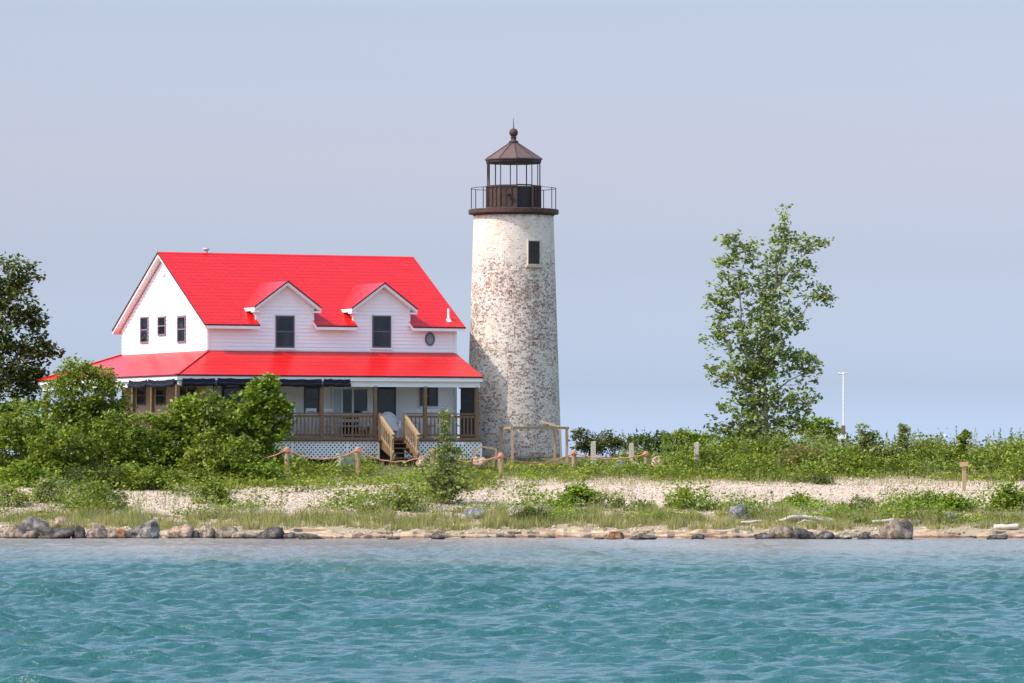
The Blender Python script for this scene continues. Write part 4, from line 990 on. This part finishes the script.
def plant(name, blobs_px, Y, mat, label, cat, per=26, clump=.32, size=.12, dens=1.0, shell=.45, trunk=None, group=None, base=None, tw=.05, nb=10, bark='bark', dk=1.0, zmin=True, **kw):
    """blobs in photo units (x, y, rx, ry[, dY]) become ellipsoids at real distance Y"""
    B_ = []
    for b in blobs_px:
        dY = b[4] if len(b) > 4 else 0; p = px(b[0], b[1], Y+dY); rx, ry = b[2]*Y/F, b[3]*Y/F; B_.append((p, (rx, rx*.9*dk, ry)))
    bx0 = base[0] if base else sum(b[0] for b in blobs_px)/len(blobs_px)
    X_ = (bx0-512)*Y/F; zg = gz(X_, Y); o0 = Vector((X_, Y, zg))
    t = Thing(name, label, cat, tuple(o0), 0, group); t.off = tuple(o0)
    size = size*1.15
    Lf, cl = crown([(tuple(p-o0), r) for p, r in B_], clump, per, size, dens, shell, **kw)
    if zmin:
        z = Lf[:, 2].reshape(-1, 4).min(1); Lf = Lf.reshape(-1, 4, 3)[z > -.3].reshape(-1, 3)
    link('foliage' if name != 'tree' else 'crown', arrmesh('foliage', Lf, 4), M[mat], t.o)
    mb = MB()
    if trunk:
        for path, r0, r1 in trunk:
            pts = [Vector((0, 0, -.2))] if path[0] is None else [px(path[0][0], path[0][1], Y)-o0]
            for a in path[1:]:
                pts.append(px(a[0], a[1], Y+(a[2] if len(a) > 2 else 0))-o0)
            q = []
            for a, b_ in zip(pts, pts[1:]):
                for k_ in range(4): p = a.lerp(b_, k_/4); q.append(p+Vector((noise.noise(p*1.3), noise.noise(p*1.3+Vector((5, 0, 0))), 0))*.07)
            q.append(pts[-1]); n_ = len(q); mb.tube(q, [r0+(r1-r0)*i/(n_-1) for i in range(n_)], 8)
            main = q
            # twigs to nearby clumps
        sel = cl[rng.permutation(len(cl))[:nb]]
        allp = [Vector(v) for v in mb.v[::8]]
        for c in sel:
            c = Vector(c); best = min(allp, key=lambda p: (p-c).length+max(0, p.z-c.z+.1)*3)
            m_ = best.lerp(c, .5)+Vector((0, 0, -.08)); mb.tube([best, m_, c], [r1_(tw), tw*.3, .006], 5)
    else:
        sel = cl[rng.permutation(len(cl))[:nb]]
        for c in sel:
            c = Vector(c); s_ = Vector((random.uniform(-.12, .12), random.uniform(-.12, .12), -.1)); m_ = s_.lerp(c, .5)+Vector((0, 0, .12)); mb.tube([s_, m_, c], [tw*.5, tw*.3, .006], 5)
    t.part('trunk' if name == 'tree' else 'stem', MBoff(mb, o0), bark, smooth=True)
    return t
def r1_(t): return t*.45
def MBoff(mb, o0): mb.v = [(x+o0.x, y+o0.y, z+o0.z) for x, y, z in mb.v]; return mb

# tall thin poplar on the right
plant('tree', [(745, 255, 20, 20), (733, 240, 12, 12), (726, 262, 12, 16), (720, 300, 15, 20), (717, 335, 14, 20), (716, 370, 12, 16), (735, 290, 18, 24), (740, 330, 24, 26), (745, 370, 28, 28), (745, 410, 34, 24), (735, 432, 28, 14),
      (784, 217, 8, 12), (783, 232, 10, 10), (782, 250, 20, 20), (806, 243, 20, 9), (822, 243, 9, 5), (780, 280, 24, 24), (806, 268, 14, 12), (815, 295, 16, 14), (826, 298, 7, 6), (775, 320, 26, 26), (796, 320, 14, 12), (780, 360, 28, 24), (803, 358, 20, 8), (808, 372, 13, 12), (795, 400, 26, 18), (803, 420, 16, 14), (775, 428, 32, 16), (757, 436, 34, 14), (760, 395, 26, 24), (758, 372, 22, 20), (765, 300, 16, 30), (762, 345, 22, 30)],
      184, 'poplar', 'tall airy poplar with pale trunks rising above the right-hand bushes', 'tree', per=11, clump=.24, size=.145, dens=.50, shell=.1, base=(766, 445),
      trunk=[([None, (766, 420), (764, 380), (766, 340), (774, 300), (778, 268), (784, 235), (786, 215)], .10, .02), ([None, (757, 420), (750, 380), (742, 330), (740, 290), (746, 250)], .08, .015), ([(768, 335), (763, 300), (762, 275)], .06, .02), ([(775, 290), (795, 262), (818, 244)], .05, .012), ([(766, 370), (790, 330), (815, 298)], .05, .012), ([(757, 420), (735, 370), (720, 320)], .05, .012), ([(765, 400), (790, 380), (812, 368)], .045, .012)], nb=60, tw=.04, dk=.9, droop=.4, bark=mottled('pale_poplar_bark', [(.3, (.30, .26, .19)), (.7, (.54, .48, .38))], 5, .8, .4))
# big dark tree at the left edge
plant('tree', [(2, 275, 26, 20), (28, 272, 12, 10), (12, 300, 28, 22), (36, 318, 12, 14), (8, 330, 32, 24), (38, 350, 16, 12), (52, 352, 9, 7), (10, 362, 36, 22), (34, 380, 16, 12), (0, 395, 38, 30), (-35, 290, 34, 34), (-40, 350, 40, 44), (-40, 410, 45, 40), (-70, 330, 30, 50), (10, 430, 40, 26)],
      186, 'leaf_dark', 'tall dark olive tree cut by the left edge of the picture', 'tree', per=22, clump=.32, size=.15, dens=.66, shell=.35, base=(-8, 450), trunk=[([None, (-5, 400), (-8, 340), (0, 280)], .22, .04), ([(-6, 390), (20, 350), (40, 345)], .09, .02), ([(-6, 390), (-40, 340), (-50, 300)], .1, .02)], nb=50)
SH = [ # name blobs Y mat label per clump size dens
 ([(85, 395, 36, 32), (62, 400, 24, 24), (108, 405, 24, 24), (88, 430, 44, 30), (78, 374, 18, 14)], 172.5, 'leaf_mid', 'round-topped olive-green bushy tree covering the left end of the porch', 26, .30, .11, 1.0),
 ([(262, 402, 18, 24), (246, 415, 22, 22), (274, 416, 17, 22), (256, 435, 30, 22), (268, 384, 9, 10)], 171.5, 'leaf_bright', 'broad-leaved bright green tree in front of the porch, left of the railing', 26, .28, .14, .95),
 ([(22, 425, 28, 24), (10, 450, 32, 30), (38, 450, 26, 28)], 170, 'leaf_mid', 'tall dark-green shrub low in the left corner', 26, .3, .12, 1.0),
 ([(60, 450, 30, 24), (50, 470, 34, 22)], 168.5, 'leaf_mid', 'leafy shrub below the olive-green bushy tree', 26, .28, .12, 1.0),
 ([(118, 440, 26, 28), (110, 465, 32, 22)], 169.5, 'leaf_mid', 'green shrub between the bushy tree and the porch corner post', 26, .28, .11, 1.0),
 ([(152, 440, 22, 26), (150, 460, 28, 24)], 170, 'leaf_bright', 'bright green shrub below the three brown porch posts', 26, .28, .12, 1.0),
 ([(188, 412, 17, 20), (184, 428, 18, 22), (180, 445, 26, 26)], 170.5, 'leaf_bright', 'upright light green shrub right below the porch corner', 24, .26, .13, 1.0),
 ([(214, 414, 20, 20), (214, 445, 26, 28)], 170, 'leaf_mid', 'dense green shrub left of the broad-leaved tree', 26, .28, .12, 1.0),
 ([(202, 452, 14, 20), (200, 468, 22, 16)], 168, 'leaf_yellow', 'yellow-green leafy shrub in front of the dense shrubs, left of the rope', 26, .24, .12, 1.0),
 ([(240, 455, 24, 18), (236, 470, 28, 15)], 168.5, 'leaf_mid', 'low shrub under the broad-leaved tree', 26, .26, .11, 1.0),
 ([(18, 478, 22, 14), (40, 480, 20, 11)], 166, 'leaf_bright', 'low bright shrub above the pebbles at the left edge', 24, .22, .10, 1.0),
 ([(85, 480, 26, 12), (112, 478, 20, 12)], 166, 'leaf_dark', 'low dark juniper-like shrub above the left pebbles', 26, .22, .07, 1.1),
 ([(142, 478, 24, 13), (168, 480, 20, 11)], 166, 'leaf_mid', 'low spreading shrub above the pebbles below the porch corner', 26, .22, .09, 1.1),
 ([(268, 472, 20, 10), (255, 474, 20, 10)], 168, 'leaf_bright', 'rounded bright shrub around the first rope post', 24, .24, .11, 1.0),
 # behind and right of the tower
 ([(582, 440, 11, 10), (594, 447, 14, 8)], 190, 'leaf_dark', 'dark evergreen bush far behind, just right of the tower', 28, .24, .09, 1.2),
 ([(606, 440, 12, 9), (622, 445, 9, 8)], 191, 'leaf_dark', 'dark evergreen bush far behind the second bare post', 28, .24, .09, 1.2),
 ([(646, 444, 20, 9), (666, 443, 16, 9)], 184, 'leaf_mid', 'green bush behind the pinkish boulder', 24, .24, .11, 1.0),
 ([(682, 441, 18, 11), (700, 443, 16, 11)], 182, 'leaf_bright', 'green bush behind the pale squared post', 24, .24, .12, 1.0),
 ([(735, 452, 26, 14), (725, 465, 26, 14)], 178, 'leaf_mid', 'bushy green shrub at the left foot of the poplar', 26, .26, .11, 1.05),
 ([(775, 452, 26, 14), (772, 468, 30, 14)], 177, 'leaf_mid', 'thick shrub at the right foot of the poplar', 26, .26, .10, 1.05),
 ([(748, 474, 28, 18), (722, 478, 20, 13)], 171.5, 'leaf_yellow', 'yellow-green shrub in front of the poplar', 26, .24, .10, 1.05),
 ([(820, 432, 18, 14), (836, 436, 9, 8)], 188, 'leaf_bright', 'small rounded bright tree between the poplar and the weather mast', 26, .24, .12, 1.05),
 ([(806, 466, 26, 20)], 172.5, 'leaf_red', 'bronze-tinged shrub right of the poplar', 26, .26, .09, 1.0),
 ([(812, 486, 24, 10)], 168.5, 'leaf_dark', 'dark low shrub spilling onto the pebbles below the poplar', 26, .2, .08, 1.1),
 ([(850, 462, 24, 14)], 177, 'leaf_bright', 'bright green shrub below the weather mast', 26, .24, .11, 1.0),
 ([(862, 434, 5, 12), (870, 444, 8, 12), (878, 454, 18, 12)], 176, 'leaf_grey', 'upright grey-green shrub just right of the weather mast', 22, .2, .11, .9),
 ([(903, 432, 4, 14), (905, 444, 6, 8), (900, 454, 18, 10)], 176, 'leaf_grey', 'shrub with one tall thin shoot, second from the mast', 22, .2, .10, .9),
 ([(928, 450, 16, 10), (922, 462, 20, 12)], 178, 'leaf_red', 'bronze-green shrub left of the bent shoot', 24, .22, .10, 1.0),
 ([(967, 433, 3.5, 6), (963, 442, 4, 7), (961, 452, 6, 8), (958, 462, 20, 10)], 175, 'leaf_mid', 'shrub with a bent leafy shoot above the small sign', 22, .2, .10, .9),
 ([(980, 462, 20, 12), (975, 478, 14, 9)], 174.5, 'leaf_mid', 'dense green shrub right of the small sign', 26, .24, .10, 1.05),
 ([(1006, 456, 6, 8), (1008, 466, 20, 11)], 178, 'leaf_grey', 'grey-green shrub at the right edge of the ridge', 24, .22, .10, 1.0),
 ([(862, 470, 26, 15), (895, 472, 24, 13)], 172.5, 'leaf_mid', 'broad low green shrub on the ridge between mast and sign', 26, .24, .10, 1.05),
 ([(930, 474, 22, 10)], 173, 'leaf_yellow', 'yellow-green low shrub left of the small sign', 26, .24, .10, 1.0),
 # beach shrubs
 ([(580, 501, 17, 16), (566, 510, 12, 13)], 160, 'leaf_bright', 'bright green shrub on the beach below the tower', 24, .18, .11, .95),
 ([(606, 506, 19, 14)], 159.5, 'leaf_grey', 'grey-green shrub next to the bright beach shrub', 26, .18, .08, 1.0),
 ([(530, 518, 17, 10)], 155.5, 'leaf_dark', 'dark low round shrub in the grass in front of the tan boulders', 30, .15, .06, 1.2),
 ([(682, 505, 14, 16), (672, 514, 17, 10)], 159.5, 'leaf_mid', 'leafy shrub in the middle of the beach below the pale post', 24, .18, .09, .95),
 ([(640, 512, 17, 10)], 158.5, 'leaf_grey', 'low grey-green shrub left of the middle beach shrub', 24, .18, .08, .95),
 ([(710, 512, 14, 9)], 158.5, 'leaf_grey', 'low shrub between the middle beach shrub and the grey boulder', 24, .18, .08, .95),
 ([(800, 506, 14, 13), (785, 510, 12, 10)], 160, 'leaf_mid', 'shrub on the beach just behind the forked driftwood', 24, .18, .09, .95),
 ([(862, 510, 17, 13)], 158.5, 'leaf_grey', 'grey-green shrub above the domed boulder', 24, .18, .08, .95),
 ([(925, 506, 17, 16), (905, 513, 14, 10)], 159, 'leaf_mid', 'shrub right above the domed boulder', 24, .18, .09, .95),
 ([(953, 510, 17, 16)], 158, 'leaf_bright', 'bright shrub on the right beach, below the small sign', 24, .18, .09, .95),
 ([(1008, 504, 17, 17), (1022, 508, 17, 18)], 158.5, 'leaf_mid', 'taller shrub at the right edge of the beach', 24, .2, .10, 1.0),
 ([(52, 493, 17, 16)], 161, 'leaf_grey', 'grey-green shrub on the left pebbles', 24, .18, .09, .95),
 ([(92, 498, 19, 16), (112, 503, 17, 13)], 159.5, 'leaf_grey', 'wide grey-green shrub on the left beach above the orange stone', 24, .18, .08, .95),
 ([(214, 498, 17, 16)], 161, 'leaf_mid', 'dark-stemmed shrub on the left beach above the egg-shaped boulder', 22, .18, .10, .9),
 ([(395, 503, 17, 13), (412, 510, 14, 10)], 159, 'leaf_grey', 'pale shrub on the beach left of the sapling', 24, .18, .08, .9),
 ([(10, 501, 19, 18)], 159.5, 'leaf_yellow', 'yellowish shrub at the left edge above the boulders', 24, .18, .08, 1.0),
]
for bl, Y, mt_, lb, per, cl, sz, dn in SH:
    plant('shrub', bl, Y, mt_, lb, 'shrub', per=per, clump=cl, size=sz, dens=dn)
plant('sapling', [(447, 416, 5, 8), (447, 428, 8, 10), (446, 445, 11, 13), (446, 460, 19, 14), (447, 476, 26, 13), (449, 490, 22, 9)], 160.5, 'leaf_grey', 'slender sparse sapling standing on the beach in front of the porch steps', 'sapling', per=14, clump=.18, size=.105, dens=.60, shell=.1,
      base=(450, 505), trunk=[([None, (449, 485), (447, 450), (448, 418)], .04, .01), ([(449, 490), (440, 465), (438, 445)], .02, .006), ([(449, 490), (458, 465), (456, 445)], .02, .006)], nb=30, tw=.02)

# undergrowth and grass nobody could count
def under(n_, x0, x1, t0, t1, h0, h1, size, per, mat, label, mask=None, name='undergrowth', cs=.22):
    out = []
    for i in range(n_):
        x = random.uniform(x0, x1); t = random.uniform(t0, t1); y = shore(x)+t
        if mask and not mask(x, y, t): continue
        md = max(.3, .75+1.5*noise.noise(Vector((x*.42, y*.42, 3)))+.5*noise.noise(Vector((x*1.3, y*1.3, 7))))
        if 478 < pxof(x, y) < 580 and t > 18: md *= .42
        if 580 <= pxof(x, y) < 672 and t > 19: md *= .55
        h = random.uniform(h0, h1)*md; k = int(per*random.uniform(.5, 1.4)*max(.5, md))
        p = np.clip(rng.standard_normal((k, 3)), -1.9, 1.5)*np.array([cs, cs, h*.42])+np.array([x, y, gz(x, y)+h*.5]); out.append(p)
    tag(link(name, arrmesh(name, leaves(np.concatenate(out), size, up=.7), 4), M[mat]), label, name.replace('_', ' '), kind='stuff')
def pxof(x, y): return 512+x*F/y
nz = lambda x, y, s, o: noise.noise(Vector((x*s, y*s, o)))
upm = lambda x, y, t: not (478 < pxof(x, y) < 560 and 176 < y)
gap = lambda x, y, t: (pxof(x, y) < 497 or pxof(x, y) > 522 or t > 21.5) and not (372 < pxof(x, y) < 432 and t > 19.5)
lim = lambda x, y: 15.0+3.2*min(1, max(0, (pxof(x, y)-470)/120))+2.4*nz(x, y, .35, 1)
under(5200, -19, 19.5, 12.5, 24.5, .25, .60, .12, 26, 'leaf_yellow', 'low yellow-green undergrowth along the top of the bank', lambda x, y, t: t > lim(x, y) and nz(x, y, .4, 8) > -.05+(.30 if pxof(x, y) > 600 else 0) and gap(x, y, t))
under(4600, -19, 19.5, 12.5, 25, .22, .60, .10, 26, 'leaf_bright', 'low green undergrowth along the top of the bank', lambda x, y, t: t > lim(x, y)+.3 and nz(x, y, .4, 8) < .10 and pxof(x, y) < 640 and gap(x, y, t), name='ground_cover')
under(3600, 3.5, 20.5, 13.5, 25, .25, .75, .10, 30, 'leaf_mid', 'deep green bank growth right of the tower', lambda x, y, t: t > lim(x, y)-.4 and gap(x, y, t) and nz(x, y, .55, 61) > -.28, name='bank_growth', cs=.26)
under(1300, 4, 20.5, 21, 33, .35, .62, .12, 30, 'leaf_mid', 'dense green thicket along the ridge right of the tower', upm, name='thicket')
under(800, 6, 20.5, 20, 32, .4, .68, .11, 28, 'leaf_grey', 'grey-green brush mixed into the ridge thicket', lambda x, y, t: upm(x, y, t) and nz(x, y, .3, 15) > 0, name='brush')
under(400, 8, 20.5, 19, 30, .4, .68, .10, 28, 'leaf_red', 'bronze-tinged brush mixed into the ridge thicket', lambda x, y, t: upm(x, y, t) and nz(x, y, .3, 25) > .1, name='bronze_brush')
# upright weed shoots along the ridge and beach
def shoots(n_, x0, x1, t0, t1, h0, h1, mat, label, mask=None, name='weeds', size=.07):
    out = []
    for i in range(n_):
        x = random.uniform(x0, x1); t = random.uniform(t0, t1); y = shore(x)+t
        if mask and not mask(x, y, t): continue
        h = random.uniform(h0, h1); k = int(h*34); s = np.linspace(.1, 1, k)[:, None]; ln = np.clip(rng.standard_normal(2), -1.5, 1.5)*.12
        p = np.concatenate([np.array([[x, y]])+s*ln*h+np.clip(rng.standard_normal((k, 2)), -1.5, 1.5)*.06*(1.15-s), gz(x, y)+s*h], 1); out.append(p)
    tag(link(name, arrmesh(name, leaves(np.concatenate(out), size, up=.2, asp=.5), 4), M[mat]), label, name.replace('_', ' '), kind='stuff')
shoots(240, 4, 20.5, 24, 33, .5, 1.15, 'leaf_grey', 'upright leafy shoots sticking out of the ridge thicket', upm, name='leafy_shoots', size=.09)
shoots(1500, -18, 19, 4.2, 10.5, .25, .75, 'leaf_grey', 'thin upright weeds scattered over the beach', lambda x, y, t: nz(x, y, .45, 5) > (.05 if t < 8.5 else .22), name='beach_weeds')
shoots(120, -18, 19, 8, 17, .2, .55, 'leaf_bright', 'sparse green sprouts on the pebbles', lambda x, y, t: nz(x, y, .45, 9) > .12 or pxof(x, y) < 420, name='sprouts')
under(1100, -18.5, .5, 5.0, 14, .3, .7, .10, 60, 'leaf_mid', 'patches of green plants between the left pebbles', lambda x, y, t: nz(x, y, .55, 12) > .19, name='low_plants', cs=.30)
under(1100, 0, 19, 3.6, 9, .3, .7, .10, 60, 'leaf_bright', 'patches of green plants low on the right-hand beach', lambda x, y, t: nz(x, y, .5, 31) > .08, name='beach_plants', cs=.30)
def grassblades(n_, t0, t1, h0, h1, wd, label, name, mask=None, mat='grass'):
    x = rng.uniform(-19, 19, n_); t = rng.uniform(t0, t1, n_); P = []; K = []
    for a, b in zip(x, t):
        y = shore(a)+b
        if mask and not mask(a, y, b): continue
        if nz(a, y, 2.2, 40) < -.12: continue
        P.append((a, y, gz(a, y)))
    P = np.array(P); n_ = len(P); h = rng.uniform(h0, h1, n_)[:, None]*np.array([max(.35, .8+1.3*noise.noise(Vector((p[0]*.9, p[1]*.9, 50)))) for p in P])[:, None]; an = rng.uniform(0, 6.28, n_); wv = np.stack([np.cos(an), np.sin(an), an*0], 1)*wd
    ln = rng.standard_normal((n_, 2))*.25; tip = P+np.concatenate([ln*h, h], 1)
    tag(link(name, arrmesh(name, np.stack([P-wv, P+wv, tip], 1).reshape(-1, 3), 3), M[mat]), label, 'grass', kind='stuff')
grassblades(110000, 1.3, 7.6, .08, .42, .010, 'thin green and straw-coloured grass above the waterline', 'shore_grass', lambda a, y, b: nz(a, y, .8, 3) > -.28+.5*max(0, (b-5)/2) and b > 1.9+nz(a, y, .6, 6)*1.6)
grassblades(26000, 16, 27, .12, .40, .009, 'grass on the bank below the house', 'bank_grass')
